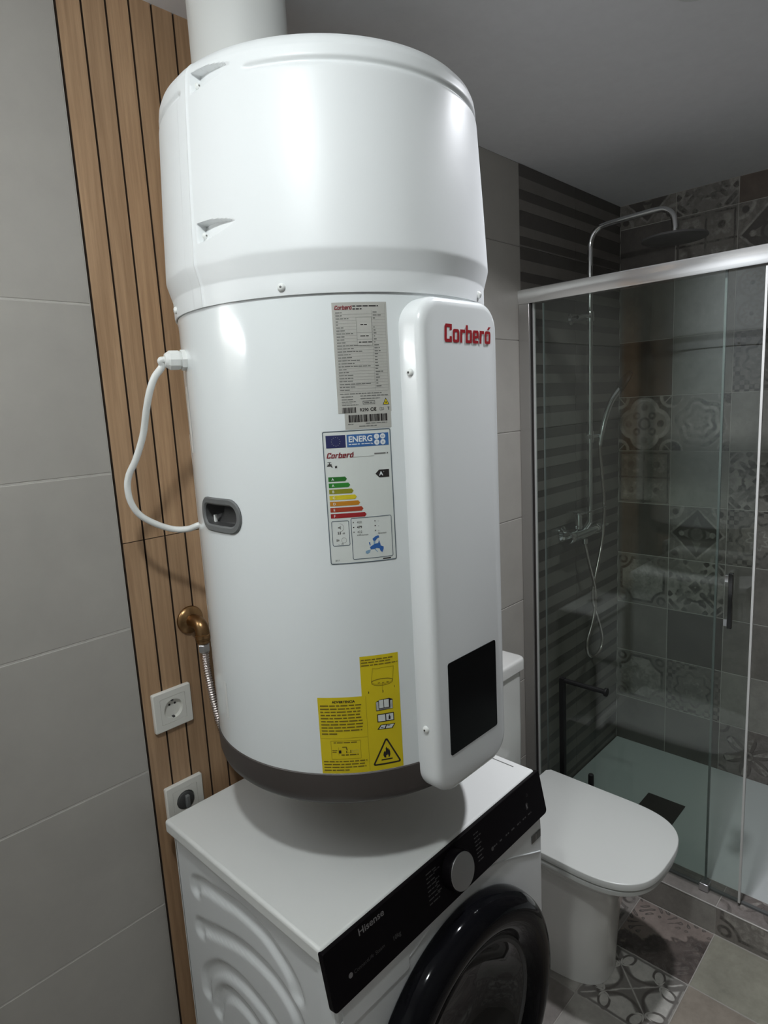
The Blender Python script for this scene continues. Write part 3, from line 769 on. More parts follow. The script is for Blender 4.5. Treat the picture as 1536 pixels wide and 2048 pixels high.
F.text('ink', 'R290', .031, -.1512, .0062, LF, bold=.0001); F.text('ink', 'C', .0465, -.1512, .0068, LF, bold=.0002); F.text('ink', '€', .0512, -.1512, .0068, LF, bold=.0002)
F.rframe('ink_grey', .0605, .064, -.1512, -.1465, .0005, .0008, LF); F.rframe('ink_grey', .0635, .067, -.1508, -.1475, .0005, 0, LF); F.rect('ink_grey', .0725, .0755, -.1475, -.1465, LF); F.rect('ink_grey', .0732, .0748, -.1512, -.1475, LF)
F.build(rp, {'dark_red': 'logo', 'yellow': 'warning_triangle', 'mat_grey': 'blank_cell'})
t3 = on_tank(-130.3, 1.6288)
bl = backing('barcode_label', t3, [(0, .0685, -.0235, .0002)], 'mat_grey', 'grey strip with a long barcode'); F = Flat(t3)
u = .0055
while u < .063: wd = rnd.choice((.0005, .0006, .001, .0018, .0026)); F.rect('ink', u, u + wd, -.0135, -.0032, LF); u += wd + rnd.choice((.0003, .0005, .0005, .001))
F.words('ink_grey', .004, .012, -.0168, .0012, LF); F.words('ink_grey', .03, .062, -.0165, .0013, LF); F.words('ink_grey', .02, .046, -.0203, .0014, LF)
F.build(bl)
# energy label
t3 = on_tank(-137.75, 1.6045); W_, H_ = .1012, .1975
el = backing('energy_label', t3, [(0, W_, -H_, 0)], 'label_white', 'white energy label with blue header and coloured arrows'); F = Flat(t3)
F.rframe('frame_blue', .0004, W_ - .0004, -H_ + .0004, -.0004, .0013, .003, LF)
F.rect('navy', .0052, .0335, -.0245, -.0065, LF); F.rect('blue', .0355, .0972, -.0245, -.0065, LF)
for k in range(12): F.disc('star_grey', .0194 + .0062*math.cos(k*pi/6), -.0155 + .0062*math.sin(k*pi/6), .0006, 6, LF + .8)
M['label_ink_white'] = mat('print_white', (0.72, 0.75, 0.76), 0.5)
F.text('label_ink_white', 'ENERG', .0382, -.0172, .0118, LF + .8, bold=.0003, width=.0345)
F.words('label_ink_white', .038, .054, -.0212, .0012, LF + .8); F.words('label_ink_white', .0565, .0725, -.0212, .0012, LF + .8)
F.poly('label_ink_white', [(.0725, -.0206), (.0738, -.0219), (.0712, -.0219)], LF + .8)
for cu, cv, s in ((.0792, -.0112, 'I'), (.0884, -.0112, 'EA'), (.0792, -.0196, 'IE'), (.0884, -.0196, 'IA')):
    F.disc('label_ink_white', cu, cv, .0040, lift=LF + .8); F.text('blue', s, cu, cv - .0013, .0036, LF + 1.4, align='CENTER')
vs, fs = logo_polys(0.0385, 0.0078, 0.25); F.d['dark_red'] = MB().add([t3(.0045 + u, -.0392 + v_, LF + k*2000) for u, v_, k in vs], fs)
F.rect('ink_pale', .0435, .074, -.0393, -.0389, LF); F.words('ink_grey', .0745, .0955, -.0370, .002, LF, wl=(9, 12))
# tap pictogram and load profile letter
F.rect('ink', .0055, .0115, -.0492, -.0478, LF); F.rect('ink', .0077, .0090, -.0478, -.0450, LF); F.rect('ink', .0055, .0112, -.0453, -.0447, LF); F.poly('ink', [(.0045, -.0497), (.0115, -.0497), (.0128, -.0525), (.0112, -.0525), (.0105, -.0508), (.0045, -.0508)], LF)
F.text('ink', 'M', .0158, -.0535, .0045, LF, bold=.0002)
cols = ['g1', 'g2', 'g3', 'g4', 'g5', 'g6', 'g7']; lets = ['A', 'A', 'B', 'C', 'D', 'E', 'F']
for k in range(7):
    v0 = -.0665 - k*.00905; L = .0270 + k*.0043
    F.poly(cols[k], [(.0052, v0 - .0066), (.0052 + L - .0026, v0 - .0066), (.0052 + L, v0 - .0033), (.0052 + L - .0026, v0), (.0052, v0)], LF)
    F.text('label_ink_white', lets[k], .0098, v0 - .0052, .0052, LF + .8, bold=.0001)
F.poly('ink', [(.0745, -.0655), (.0802, -.0600), (.0955, -.0600), (.0955, -.0715), (.0802, -.0715)], LF)
F.text('label_ink_white', 'A', .0803, -.0685, .0082, LF + .8, bold=.0003); F.text('label_ink_white', '+', .0862, -.0645, .0035, LF + .8)
F.rframe('frame_blue', .0052, .0312, -.1695, -.1315, .0009, .0025, LF)
F.rframe('frame_blue', .0338, .0955, -.1915, -.1285, .0009, .0025, LF)
F.poly('ink_grey', [(.0145, -.1408), (.0165, -.1408), (.0185, -.1388), (.0185, -.1448), (.0165, -.1428), (.0145, -.1428)], LF); F.frame('ink_pale', [(.0172 + .0062*math.cos(a*pi/12), -.1418 + .0062*math.sin(a*pi/12)) for a in range(-6, 7)] , [(.0172 + .0057*math.cos(a*pi/12), -.1418 + .0057*math.sin(a*pi/12)) for a in range(-6, 7)], LF)
F.text('ink', '53', .0135, -.1518, .0052, LF, bold=.0001); F.text('ink', 'dB', .0205, -.1518, .0036, LF)
F.poly('ink_pale', [(.0112, -.1588), (.0155, -.1598), (.0155, -.1618), (.0112, -.1628)], LF); F.rframe('ink_pale', .0185, .0262, -.165, -.157, .0004, .0035, LF); F.text('ink_grey', '--  dB', .0135, -.1675, .0035, LF)
for k, (s, ink) in enumerate((('400', 'ink_grey'), ('479', 'ink'), ('422', 'ink_grey'))):
    F.rect(ink, .0368, .0385, -.1362 - k*.0073, -.1345 - k*.0073, LF); F.text(ink, s, .0425, -.1372 - k*.0073, .005, LF, bold=.0001 if k == 1 else 0)
    F.rect(ink, .0690, .0707, -.1362 - k*.0073, -.1345 - k*.0073, LF); F.text(ink, '-', .0740, -.1372 - k*.0073, .005, LF)
F.text('ink', 'kWh/annum', .0422, -.1560, .0033, LF); F.text('ink', 'GJ/annum', .0735, -.1555, .0033, LF)
# map: three climate zones in blues
F.poly('map_blue', [(.0600, -.1745), (.0640, -.1720), (.0680, -.1700), (.0725, -.1695), (.0760, -.1690), (.0765, -.1735), (.0810, -.1755), (.0808, -.1790), (.0785, -.1838), (.0758, -.1815), (.0745, -.1775), (.0700, -.1765), (.0660, -.1778), (.0612, -.1780)], LF)
F.poly('map_blue', [(.0645, -.1622), (.0690, -.1588), (.0740, -.1575), (.0750, -.1610), (.0715, -.1618), (.0695, -.1650), (.0662, -.1660)], LF); F.poly('map_blue', [(.0735, -.1635), (.0752, -.1668), (.0752, -.1690), (.0728, -.1690), (.0742, -.1660)], LF)
F.poly('map_blue', [(.0588, -.1672), (.0606, -.1665), (.0612, -.1715), (.0600, -.1722)], LF)
F.poly('pale_blue', [(.0535, -.1800), (.0575, -.1785), (.0612, -.1782), (.0595, -.1828), (.0560, -.1845), (.0532, -.1830)], LF); F.poly('pale_blue', [(.0668, -.1780), (.0684, -.1778), (.0722, -.1830), (.0708, -.1828)], LF); F.poly('pale_blue', [(.066, -.1665), (.069, -.1658), (.0680, -.1698), (.0658, -.1712)], LF)
F.text('ink', '2017', .0075, -.1925, .0032, LF); F.words('ink', .079, .0935, -.1948, .0018, LF, wl=(8, 10))
F.build(el, {'dark_red': 'logo', 'map_blue': 'climate_map', 'pale_blue': 'climate_map', 'navy': 'header_panel', 'blue': 'header_panel', 'frame_blue': 'border', **{c: 'energy_arrow' for c in cols}})
# yellow warning sticker, L-shaped
t3 = on_tank(-145.4, 1.0685); YW = .1300
yl = backing('warning_label', t3, [(0, .0695, 0, .1275), (.0695, YW, 0, .1915)], 'yellow', 'yellow L-shaped warning sticker with black print and a flame triangle'); F = Flat(t3)
F.rect('ink_brown', .0752, .0755, .003, .127, LF)
F.text('ink', 'ADVERTENCIA', .0225, .1185, .0052, LF, bold=.0002, width=.036)
v = .1130
for L in (.068, .067, .066, .065, .068, .069, .069, .068, .067, .03): F.words('ink_brown', .0035, L, v, .0021, LF); v -= .0052
F.rect('ink_brown', .0015, .0752, .0595, .0598, LF)
F.rframe('ink_brown', .0165, .063, .0245, .0555, .0004, 0, LF)
F.words('ink_brown', .021, .059, .0515, .0017, LF); F.words('ink_brown', .018, .026, .0385, .0013, LF); F.words('ink_brown', .018, .025, .0358, .0013, LF); F.words('ink_brown', .032, .059, .0305, .002, LF)
F.rect('ink', .0285, .0322, .0345, .0395, LF); F.rect('ink_brown', .0280, .0284, .0310, .0445, LF); F.rect('ink', .0400, .0411, .0345, .0385, LF); F.rect('ink', .0465, .0476, .0345, .0395, LF); F.rect('ink_brown', .0400, .0476, .0352, .0355, LF); F.poly('ink_brown', [(.034, .0455), (.041, .0455), (.0425, .0395), (.0405, .0395), (.0395, .044), (.034, .044)], LF)
F.rframe('ink_pale', .049, .059, .0350, .0390, .0003, 0, LF)
v = .0195
for L in (.072, .071, .070, .045): F.words('ink_brown', .0035, L, v, .0019, LF); v -= .0049
for L, v in ((.121, .1845), (.117, .1803), (.1285, .1757)): F.words('ink_brown', .0715, L, v, .0018, LF)
F.rect('ink_brown', .0708, .0711, .174, .186, LF)
# drawing of the heater's foot
def strip(ink, pts, wd, lift=LF):
    for (a, b), (c, d) in zip(pts, pts[1:]):
        L = math.hypot(c - a, d - b) or 1; nx, ny = -(d - b)/L*wd/2, (c - a)/L*wd/2
        F.poly(ink, [(a - nx, b - ny), (c - nx, d - ny), (c + nx, d + ny), (a + nx, b + ny)], lift)
strip('ink_brown', [(.0885, .1710), (.0855, .1480)], .0005); strip('ink_brown', [(.1215, .1710), (.1195, .1480)], .0005); strip('ink_brown', [(.0885, .1708), (.095, .1695), (.105, .1705), (.1215, .1702)], .0004)
el_ = lambda rx, ry, cv, a0, a1: [(.1025 + rx*math.cos(R(a)), cv + ry*math.sin(R(a))) for a in range(a0, a1 + 1, 15)]
strip('ink_brown', el_(.017, .0045, .1480, 0, 180), .0011); strip('ink_brown', el_(.017, .0055, .1470, 180, 360), .0007); strip('ink_brown', el_(.0165, .0048, .1485, 180, 360), .0004)
for cu in (.0955, .1022, .1092): F.rect('ink_brown', cu, cu + .0035, .1455, .1465, LF)
strip('ink_brown', [(.1025, .1445), (.1025, .1340)], .0004)
for s, u, v in (('3', .0790, .1305), ('2', .1015, .1300), ('1', .1205, .1350)): F.text('ink', s, u, v, .005, LF, bold=.0001)
# book pictograms
def book(u0, v0, wd, hg, slant=0):
    F.poly('ink', [(u0 - .001, v0 - .001), (u0 + wd + .001, v0 - .001), (u0 + wd + .001 + slant, v0 + hg + .001), (u0 - .001 + slant, v0 + hg + .001)], LF)
    for k in (0, 1):
        a = u0 + k*(wd/2 + .0004); b = a + wd/2 - .0008
        F.poly('label_white', [(a + .0004, v0 + .0006), (b, v0 + .0002), (b + slant*.8, v0 + hg - .0004), (a + .0004 + slant*.8, v0 + hg - .0004)], LF + .8)
F.poly('ink', [(.0905, .1000), (.1175, .1010), (.1175, .1165), (.1120, .1190), (.0965, .1180), (.0905, .1150)], LF)
for a, b in ((.0913, .0926), (.0932, .0943), (.1135, .1146), (.1152, .1167)): F.rect('label_white', a, b, .1015, .1150, LF + .8)
F.rect('ink_grey', .0935, .1165, .1012, .1036, LF + .7)
for a, b in ((.0955, .1025), (.1035, .1110)): F.rect('label_white', a, b, .1045, .1176, LF + 1)
book(.0925, .0820, .0250, .0115); F.rect('ink', .1095, .1125, .0840, .0890, LF + 1.4); F.rect('ink', .1102, .1116, .0890, .0915, LF + 1.4)
F.poly('ink', [(.0905, .0690), (.1150, .0680), (.1200, .0755), (.0965, .0765)], LF); F.poly('label_white', [(.0935, .0700), (.1020, .0698), (.1045, .0752), (.0975, .0757)], LF + .8); F.poly('label_white', [(.1040, .0696), (.1135, .0690), (.1180, .0748), (.1062, .0750)], LF + .8)
F.poly('ink', [(.0955, .0712), (.1000, .0712), (.1010, .0725), (.0965, .0725)], LF + 1.4); F.poly('ink', [(.1065, .0735), (.1110, .0733), (.1118, .0744), (.1072, .0746)], LF + 1.4)
# flame triangle
def tri(cu, v0, s, h, r): return [(cu - s, v0), (cu + s, v0), (cu, v0 + h)]
def round_tri(A, r, n=5):
    out = []
    for i in range(3):
        P, Q, S = Vector(A[i]), Vector(A[i-1]), Vector(A[(i+1) % 3])
        d1, d2 = (Q - P).normalized(), (S - P).normalized(); half = math.acos(d1.dot(d2))/2; L = r/math.tan(half)
        c = P + (d1 + d2).normalized()*(r/math.sin(half)); a = P + d1*L - c; b = P + d2*L - c
        for k in range(n + 1):
            v = (a*(1 - k/n) + b*(k/n)).normalized()*r + c; out.append((v.x, v.y))
    return out
ot = round_tri([(.0800, .0085), (.1275, .0085), (.1040, .0555)], .0026); it = round_tri([(.0840, .0110), (.1235, .0110), (.1040, .0500)], .0009)
F.frame('ink', ot, it, LF)
F.poly('ink', [(.0995, .0205), (.0978, .0245), (.0985, .0290), (.1005, .0320), (.1008, .0290), (.1022, .0320), (.1020, .0355), (.1035, .0385), (.1050, .0345), (.1062, .0355), (.1068, .0320), (.1080, .0335), (.1090, .0290), (.1092, .0245), (.1078, .0205), (.1060, .0200), (.1062, .0225), (.1050, .0260), (.1042, .0235), (.1028, .0245), (.1022, .0220), (.1025, .0200)], LF)
F.rect('ink', .0945, .1125, .0160, .0180, LF)
F.build(yl, {'label_white': 'book_pages'})
# small stickers at the back left
for th, z0, z1, wd in ((157.5, 1.575, 1.685, .018), (170.0, 1.118, 1.185, .009)):
    t3 = on_tank(th, z1); backing('sticker', t3, [(0, wd, z0 - z1, 0)], 'white_plastic', 'small white sticker near the wall side', 4)
# cable gland and looping white cable, both ends in the casing
GD = Vector((-0.93, 0.30, 0.0)).normalized(); g0 = Vector((HX, HY, 1.7265)) + GD*(HR - 0.001)
q = GD.to_track_quat('Z', 'Y')
mb = MB().lathe([(.0165, 0), (.0165, .008), (.0140, .0085), (.0140, .011)], n=8); mb.lathe([(.0150, .0105), (.0158, .012), (.0158, .026), (.0130, .029)], n=10); mb.lathe([(.0130, .029), (.0105, .033), (.0065, .034)], n=16)
mb.v = [tuple(g0 + q @ Vector(v)) for v in mb.v]; obj('cable_gland', mb, M['white_plastic'], heater, ang=25)
ge = g0 + GD*.033
pts = [ge - GD*.006, ge + GD*.006, (0.0154, -0.1990, 1.7174), (0.0041, -0.1920, 1.7006), (-0.0022, -0.1820, 1.6775), (-0.0036, -0.1650, 1.6461), (-0.0035, -0.1450, 1.6095), (-0.0116, -0.1260, 1.5697), (-0.0206, -0.1120, 1.5429), (-0.0227, -0.1050, 1.5213), (-0.0185, -0.1020, 1.4944), (-0.0052, -0.1020, 1.4702), (0.0189, -0.1050, 1.4511), (0.0472, -0.1120, 1.4368), (0.0668, -0.1300, 1.4350), (0.0781, -0.1520, 1.4425), (0.100, -0.175, 1.450)]
cable = obj('power_cable', MB().tube(smooth_path(pts, 8), 0.0056, 12), M['white_plastic'], heater)
# corrugated water hose from the wall elbow up into the foot of the heater
fx, fz = 0.120, 1.222
hp = smooth_path([(fx, -.048, fz - .057), (fx + .001, -.049, fz - .10), (fx + .006, -.055, fz - .17), (fx + .013, -.066, fz - .235), (fx + .024, -.085, fz - .268), (fx + .045, -.115, fz - .283), (fx + .075, -.15, fz - .277), (HX - .1, HY + .13, fz - .249)], 24)
N_ = len(hp)
mb = MB(); ppts = []
L = 0; 
for i in range(N_ - 1):
    for k in range(4): ppts.append(hp[i].lerp(hp[i+1], k/4))
acc = [0]
for a, b in zip(ppts, ppts[1:]): acc.append(acc[-1] + (b - a).length)
tot = acc[-1]
def hrad(t):
    i = min(int(t*(len(acc) - 1) + .5), len(acc) - 1)
    return 0.0072 + 0.0011*math.cos(acc[i]*2*pi/0.0052)
hose = obj('water_hose', MB().tube(ppts, hrad, 12), M['hose'], heater, ang=80); hose['label'] = 'thin corrugated metal hose from the brass elbow'
obj('hose_nut', MB().lathe([(.0105, 0), (.0118, -.002), (.0118, -.014), (.0098, -.017)], (fx, -.048, fz - .042), n=6), M['steel'], hose, ang=20)
put(heater)

# ------------------------------------------------------------------ air duct
duct = thing('air_duct', 'wide white round duct rising from the heater top into the ceiling', 'duct', (0.24, -0.17, 2.136))
obj('pipe', MB().lathe([(.0845, 2.1375), (.0845, CEIL - .001)], (.24, -.17, 0), n=64), M['duct'], duct)
obj('collar', MB().lathe([(.0845, 2.1372), (.092, 2.1372), (.092, 2.155), (.0846, 2.158)], (.24, -.17, 0), n=64, cap=False), M['white_plastic'], duct); put(duct)

# ------------------------------------------------------------------ wall fitting
fit = thing('pipe_elbow', 'aged brass water elbow with a round wall flange on the wood slats', 'pipe fitting', (0.120, 0, 1.222))
fx, fz = 0.120, 1.222
obj('wall_flange', MB().lathe([(.029, .001), (.029, .0035), (.0275, .006), (.0235, .009), (.014, .0125), (.0142, .014)], (fx, 0, fz), '-y', 40), M['brass'], fit)
el = [(fx, -.012, fz), (fx, -.026, fz), (fx, -.036, fz - .001), (fx, -.043, fz - .005), (fx, -.0465, fz - .012), (fx, -.048, fz - .022), (fx, -.048, fz - .032)]
obj('elbow', MB().tube(smooth_path(el, 5), 0.0142, 20), M['brass'], fit)
obj('neck_ring', MB().lathe([(.0142, 0), (.0158, -.001), (.0158, -.008), (.0142, -.009)], (fx, -.048, fz - .020), n=24).lathe([(.011, 0), (.0138, -.002), (.0138, -.007), (.0105, -.010)], (fx, -.048, fz - .031), n=24), M['brass'], fit); put(fit)
# ------------------------------------------------------------------ wall sockets
def wall_socket(cx, cz, label, plugged):
    t = thing('wall_socket', label, 'wall socket', (cx, 0, cz), 'wall sockets on the wood slats')
    y0 = -0.009; s = .0415
    # frame plate with a round well
    sq = rr2(cx - .0275, cx + .0275, cz - .0275, cz + .0275, .002, 3, 4)
    rings = [[(x, -.0003, z) for x, z in rr2(cx - s, cx + s, cz - s, cz + s, .003, 3, 4)], [(x, y0 + .002, z) for x, z in rr2(cx - s, cx + s, cz - s, cz + s, .003, 3, 4)],
             [(x, y0, z) for x, z in rr2(cx - s + .0018, cx + s - .0018, cz - s + .0018, cz + s - .0018, .003, 3, 4)], [(x, y0, z) for x, z in sq], [(x, y0 + .0012, z) for x, z in sq]]
    obj('frame_plate', MB().rings(rings, False, False), M['socket_plastic'], t, ang=30)
    n = len(sq); rr_ = .0205
    ca = [math.atan2(z - cz, x - cx) for x, z in sq]
    insq = rr2(cx - .027, cx + .027, cz - .027, cz + .027, .002, 3, 4); ci = [math.atan2(z - cz, x - cx) for x, z in insq]
    rings = [[(x, y0 + .0012, z) for x, z in insq], [(x, y0 + .0004, z) for x, z in insq], [(cx + rr_*math.cos(a), y0 + .0004, cz + rr_*math.sin(a)) for a in ci],
             [(cx + rr_*.97*math.cos(a), y0 + .0068, cz + rr_*.97*math.sin(a)) for a in ci], [(cx + rr_*.95*math.cos(a), -.0005, cz + rr_*.95*math.sin(a)) for a in ci]]
    obj('insert', MB().rings(rings, False, True), M['socket_plastic'], t, ang=30)
    if not plugged:
        for dx in (-.0045, .0075): obj('pin_hole', MB().lathe([(.0023, .0009), (.0023, .0012)], (cx + dx, 0, cz + .0075), '-y', 12), M['ink'], t)
        for sg in (1, -1): obj('earth_clip', MB().box(cx - .0022, cx + .0022, -.0075, -.0011, cz + sg*.0178 - .0012, cz + sg*.0178 + .0012), M['grip_dark'], t, smooth=False)
    put(t); return t
wall_socket(.0598, 1.0515, 'upper white wall socket, empty, on the wood slats', False)
wall_socket(.064, .8455, 'lower white wall socket with a grey plug, half hidden by the washing machine', True)
pg = thing('plug', 'dark grey plug pushed into the lower wall socket behind the washing machine', 'plug', (.064, -.004, .8455))
obj('plug_body', MB().lathe([(.0186, .0015), (.0188, .008), (.0175, .011), (.013, .0125)], (.064, 0, .8455), '-y', 28), M['grip_dark'], pg)
obj('finger_grip', MB().box(.0595, .0685, -.021, -.0125, .832, .859), M['grip_grey'], pg, bevel=.002); put(pg)

# ------------------------------------------------------------------ washing machine
wm = thing('washing_machine', 'white front-loading washing machine with black control panel and dark round door, under the heater', 'washing machine', (.3, -.28, 0))
WX0, WX1, ZT = 0.0, 0.602, 0.85
obj('worktop', MB().box(WX0 - .002, WX1 + .002, -.515, -.042, ZT - .028, ZT), M['white_plastic'], wm, bevel=.006, bseg=4)
obj('vent_slot', MB().box(.583, .5855, -.475, -.415, ZT - .0005, ZT + .0004), M['ink_grey'], wm, smooth=False)
# side panels; the visible left one is pressed with four arched ribs
ARC = []
def arc_of(pts): ARC.append(smooth_path([(a, b, 0) for a, b in pts], 6))
arc_of([(-.112, .722), (-.118, .738), (-.150, .750), (-.200, .757), (-.250, .766), (-.300, .769), (-.347, .763), (-.393, .742), (-.418, .722), (-.428, .700)])
arc_of([(-.112, .630), (-.118, .645), (-.150, .655), (-.200, .672), (-.250, .686), (-.307, .694), (-.364, .688), (-.403, .670), (-.424, .648), (-.430, .62)])
arc_of([(-.113, .490), (-.117, .528), (-.153, .569), (-.193, .594), (-.246, .606), (-.293, .604), (-.337, .594), (-.385, .565), (-.42, .52), (-.43, .46)])
arc_of([(-.150, .470), (-.166, .515), (-.200, .546), (-.250, .554), (-.30, .54), (-.345, .50), (-.36, .45)])
def rib(y, z):
    d = 0
    for a in ARC:
        m_ = min((p.x - y)**2 + (p.y - z)**2 for p in a)
        d = max(d, 1 - sst(math.sqrt(m_), .008, .0185))
    return d
ny, nz = 78, 84; sv = []; y_l = [-.50 + .45*i/ny for i in range(ny + 1)]; z_l = [.03 + .79*j/nz for j in range(nz + 1)]
z_l = [.03, .2, .35] + [.40 + .42*j/nz for j in range(nz + 1)]; nz = len(z_l) - 1
for y in y_l:
    for z in z_l: sv.append((.0125 + (.0065*rib(y, z) if z > .4 else 0), y, z))
sf = [(i*(nz+1) + j, i*(nz+1) + j + 1, (i+1)*(nz+1) + j + 1, (i+1)*(nz+1) + j) for i in range(ny) for j in range(nz)]
obj('side_panel', MB().add(sv, sf), M['white'], wm, ang=80)
obj('side_panel', MB().box(.580, .590, -.50, -.05, .03, .822), M['white'], wm, smooth=False)
obj('rear_panel', MB().box(.0125, .59, -.052, -.046, .03, .822), M['white_plastic'], wm, smooth=False)
for x in (.05, .55):
    for y in (-.47, -.09): obj('foot', MB().lathe([(.022, 0.0005), (.022, .008), (.012, .012), (.012, .031)], (x, y, 0), n=20), M['black_metal'], wm)
# front fascia with a hole for the door, slightly proud of the sides
FY_ = -.534; DX, DZ = .300, .470
def fplate():
    n = 96; hole = [(DX + .225*math.cos(2*pi*k/n), DZ + .225*math.sin(2*pi*k/n)) for k in range(n)]
    x0, x1, z0, z1 = .004, .598, .03, .765; out = []
    for k in range(n):
        a = 2*pi*k/n; c_, s_ = math.cos(a), math.sin(a)
        t = min(((x1 - DX) if c_ > 0 else (DX - x0))/max(abs(c_), 1e-6), ((z1 - DZ) if s_ > 0 else (DZ - z0))/max(abs(s_), 1e-6))
        out.append((DX + c_*t, DZ + s_*t))
    rings = [[(x, -.50, z) for x, z in out], [(x, FY_ + .004, z) for x, z in out], [(DX + (x - DX)*.986, FY_, DZ + (z - DZ)*.99) for x, z in out], [(x, FY_, z) for x, z in hole], [(x, -.50, z) for x, z in hole]]
    return MB().rings(rings, False, False)
obj('front_panel', fplate(), M['white'], wm, ang=30)
# styling ridge under the control panel that sweeps round the door
rp_ = smooth_path([(.012, FY_, .728), (.08, FY_, .722), (.14, FY_, .722), (.19, FY_, .733), (.25, FY_, .752), (.32, FY_, .760), (.40, FY_, .750), (.48, FY_, .722), (.55, FY_, .69), (.59, FY_, .672)], 8)
obj('ridge', MB().tube(rp_, .0016, 8), M['white'], wm)
# detergent drawer front
obj('drawer', MB().prism(rrect(.016, .165, .708, .770, .006, 4), lambda u, v, h: (u, h, v), FY_ + .003, FY_ - .0022), M['white'], wm, ang=30)
# slanted black control panel
PA, PB_ = Vector((0, -.522, .8485)), Vector((0, -.5415, .758)); pd = (PB_ - PA).normalized(); pn = Vector((0, pd.z, -pd.y)); PL = (PB_ - PA).length
def panel_pt(u, v, lift=0): p = PA + pd*v + pn*lift; return (u, p.y, p.z)
poly = rrect(-.003, .609, 0, PL, (.008, .008, .003, .003), 5)
cp = obj('control_panel', MB().rings([[panel_pt(u, v, -.011) for u, v in poly], [panel_pt(u, v, -.001) for u, v in poly], [panel_pt(u*.998 + .0006, .0008 + v*.98, 0) for u, v in poly]], True, True), M['black_panel'], wm, ang=30)
obj('panel_backing', MB().box(.004, .598, -.512, -.498, .755, .8215).box(.004, .598, -.524, -.512, .755, .79), M['white'], wm, smooth=False)
F = Flat(lambda u, v, l: panel_pt(u, -v, .0003*l))
F.text('panel_ink', 'Hisense', .0675, -.0165, .0155, 1, bold=.0002, width=.056)
F.disc('panel_ink', .038, -.0585, .0042, 12); F.text('panel_ink_dim', 'ConnectLife', .045, -.0615, .0085); F.text('panel_ink_dim', 'Steam', .091, -.0625, .0085); F.text('panel_ink_dim', '10kg', .13, -.066, .010, bold=.0002)
for k in range(8):
    v = -.014 - k*.0072
    F.words('panel_ink_dim', .228 - k*.0006, .228 + rnd.uniform(.018, .03), v, .0022)
    if k in (1, 3, 4, 5, 6): F.words('panel_ink_dim', .248, .248 + rnd.uniform(.008, .016), v + .003, .0022)
    F.words('panel_ink_dim', .366, .366 + rnd.uniform(.012, .022), v - .002, .0022)
for k in range(7): F.words('panel_ink_dim', .416 + k*.021, .428 + k*.021, -.066, .0028, wl=(2, 5))
F.disc('panel_ink_dim', .412, -.066, .004); F.rect('panel_ink', .5425, .5445, -.051, -.043); F.rframe('panel_ink', .5405, .5465, -.053, -.041, .0005, .002); F.rframe('panel_ink_dim', .549, .553, -.030, -.024, .0006, .002)
F.build(cp)
# programme knob
ko = Vector(panel_pt(.300, .041, 0)); kn = pn; kq = kn.to_track_quat('Z', 'Y')
def kput(mb): mb.v = [tuple(ko + kq @ Vector(v)) for v in mb.v]; return mb
kb = obj('knob', kput(MB().lathe([(.0352, .0005), (.0352, .016), (.0342, .0185), (.0, .0185)], n=48)), M['black_panel'], wm)
obj('knob_cap', kput(MB().lathe([(.0325, .0186), (.0325, .0200), (.0318, .0208), (.0, .0208)], n=48)), M['steel'], kb)
# small sticker on the right of the front
st = obj('sticker', MB().add([(.555, FY_ - .0012, .708), (.592, FY_ - .0012, .708), (.592, FY_ - .0012, .726), (.555, FY_ - .0012, .726)], [(0, 1, 2, 3)]), mat('sticker_dark', (.10, .09, .085), .3), wm, smooth=False); st['label'] = 'small dark sticker'
F = Flat(lambda u, v, l: (u, FY_ - .0012 - .0003*l, v)); F.rect('ink_pale', .571, .575, .710, .724); F.rect('ink_grey', .578, .588, .710, .724); F.build(st)
# door: bulging dark ring, glass bowl, hinge
ring = [(.222, -.001), (.258, -.001), (.262, .003), (.2632, .008), (.263, .020), (.2605, .032), (.256, .040), (.248, .047), (.240, .051), (.230, .0535), (.219, .0535), (.208, .051), (.196, .045), (.186, .037), (.178, .028)]
dr = obj('door', MB().lathe([(r, h) for r, h in ring], (DX, FY_, DZ), '-y', 96, cap=False), M['black_gloss'], wm, ang=50)
obj('door_glass', MB().lathe([(.1785, .028), (.168, .030), (.158, .024), (.145, .008), (.12, -.02), (.08, -.04), (.0, -.046)], (DX, FY_, DZ), '-y', 72, cap=False), M['door_glass'], dr)
obj('inner_rim', MB().lathe([(.181, .0315), (.176, .0335), (.170, .0315), (.168, .0285)], (DX, FY_, DZ), '-y', 72, cap=False), M['grip_dark'], dr)
put(wm)

# ------------------------------------------------------------------ toilet
to = thing('toilet', 'white close-coupled toilet with closed lid between the washing machine and the shower', 'toilet', (1.03, -.33, 0))
def dshape(cx, hw, yb, yf, n=24, sq=2.6, back_r=.01):
    """straight back and sides, superellipse front"""
    fl_ = min(.20, (yb - yf)*.5); yc = yf + fl_; pts = []
    for k in range(n + 1):
        a = pi + pi*k/n; c_, s_ = math.cos(a), math.sin(a)
        pts.append((cx + hw*math.copysign(abs(c_)**(2/sq), c_), yc + fl_*math.copysign(abs(s_)**(2/sq), s_)))
    pts += [(cx + hw, yb - back_r), (cx + hw - back_r, yb), (cx - hw + back_r, yb), (cx - hw, yb - back_r)]
    return pts
rings = []
for z, hw, yf in ((.001, .100, -.500), (.02, .099, -.500), (.10, .100, -.505), (.20, .102, -.512), (.27, .107, -.526), (.32, .119, -.550), (.355, .138, -.588), (.38, .160, -.624), (.392, .170, -.638), (.397, .172, -.641), (.3985, .170, -.639)):
    rings.append([(x, y, z) for x, y in dshape(1.03, hw, -.02, yf, sq=2.9)])
obj('bowl', MB().rings(rings), M['ceramic'], to, ang=45)
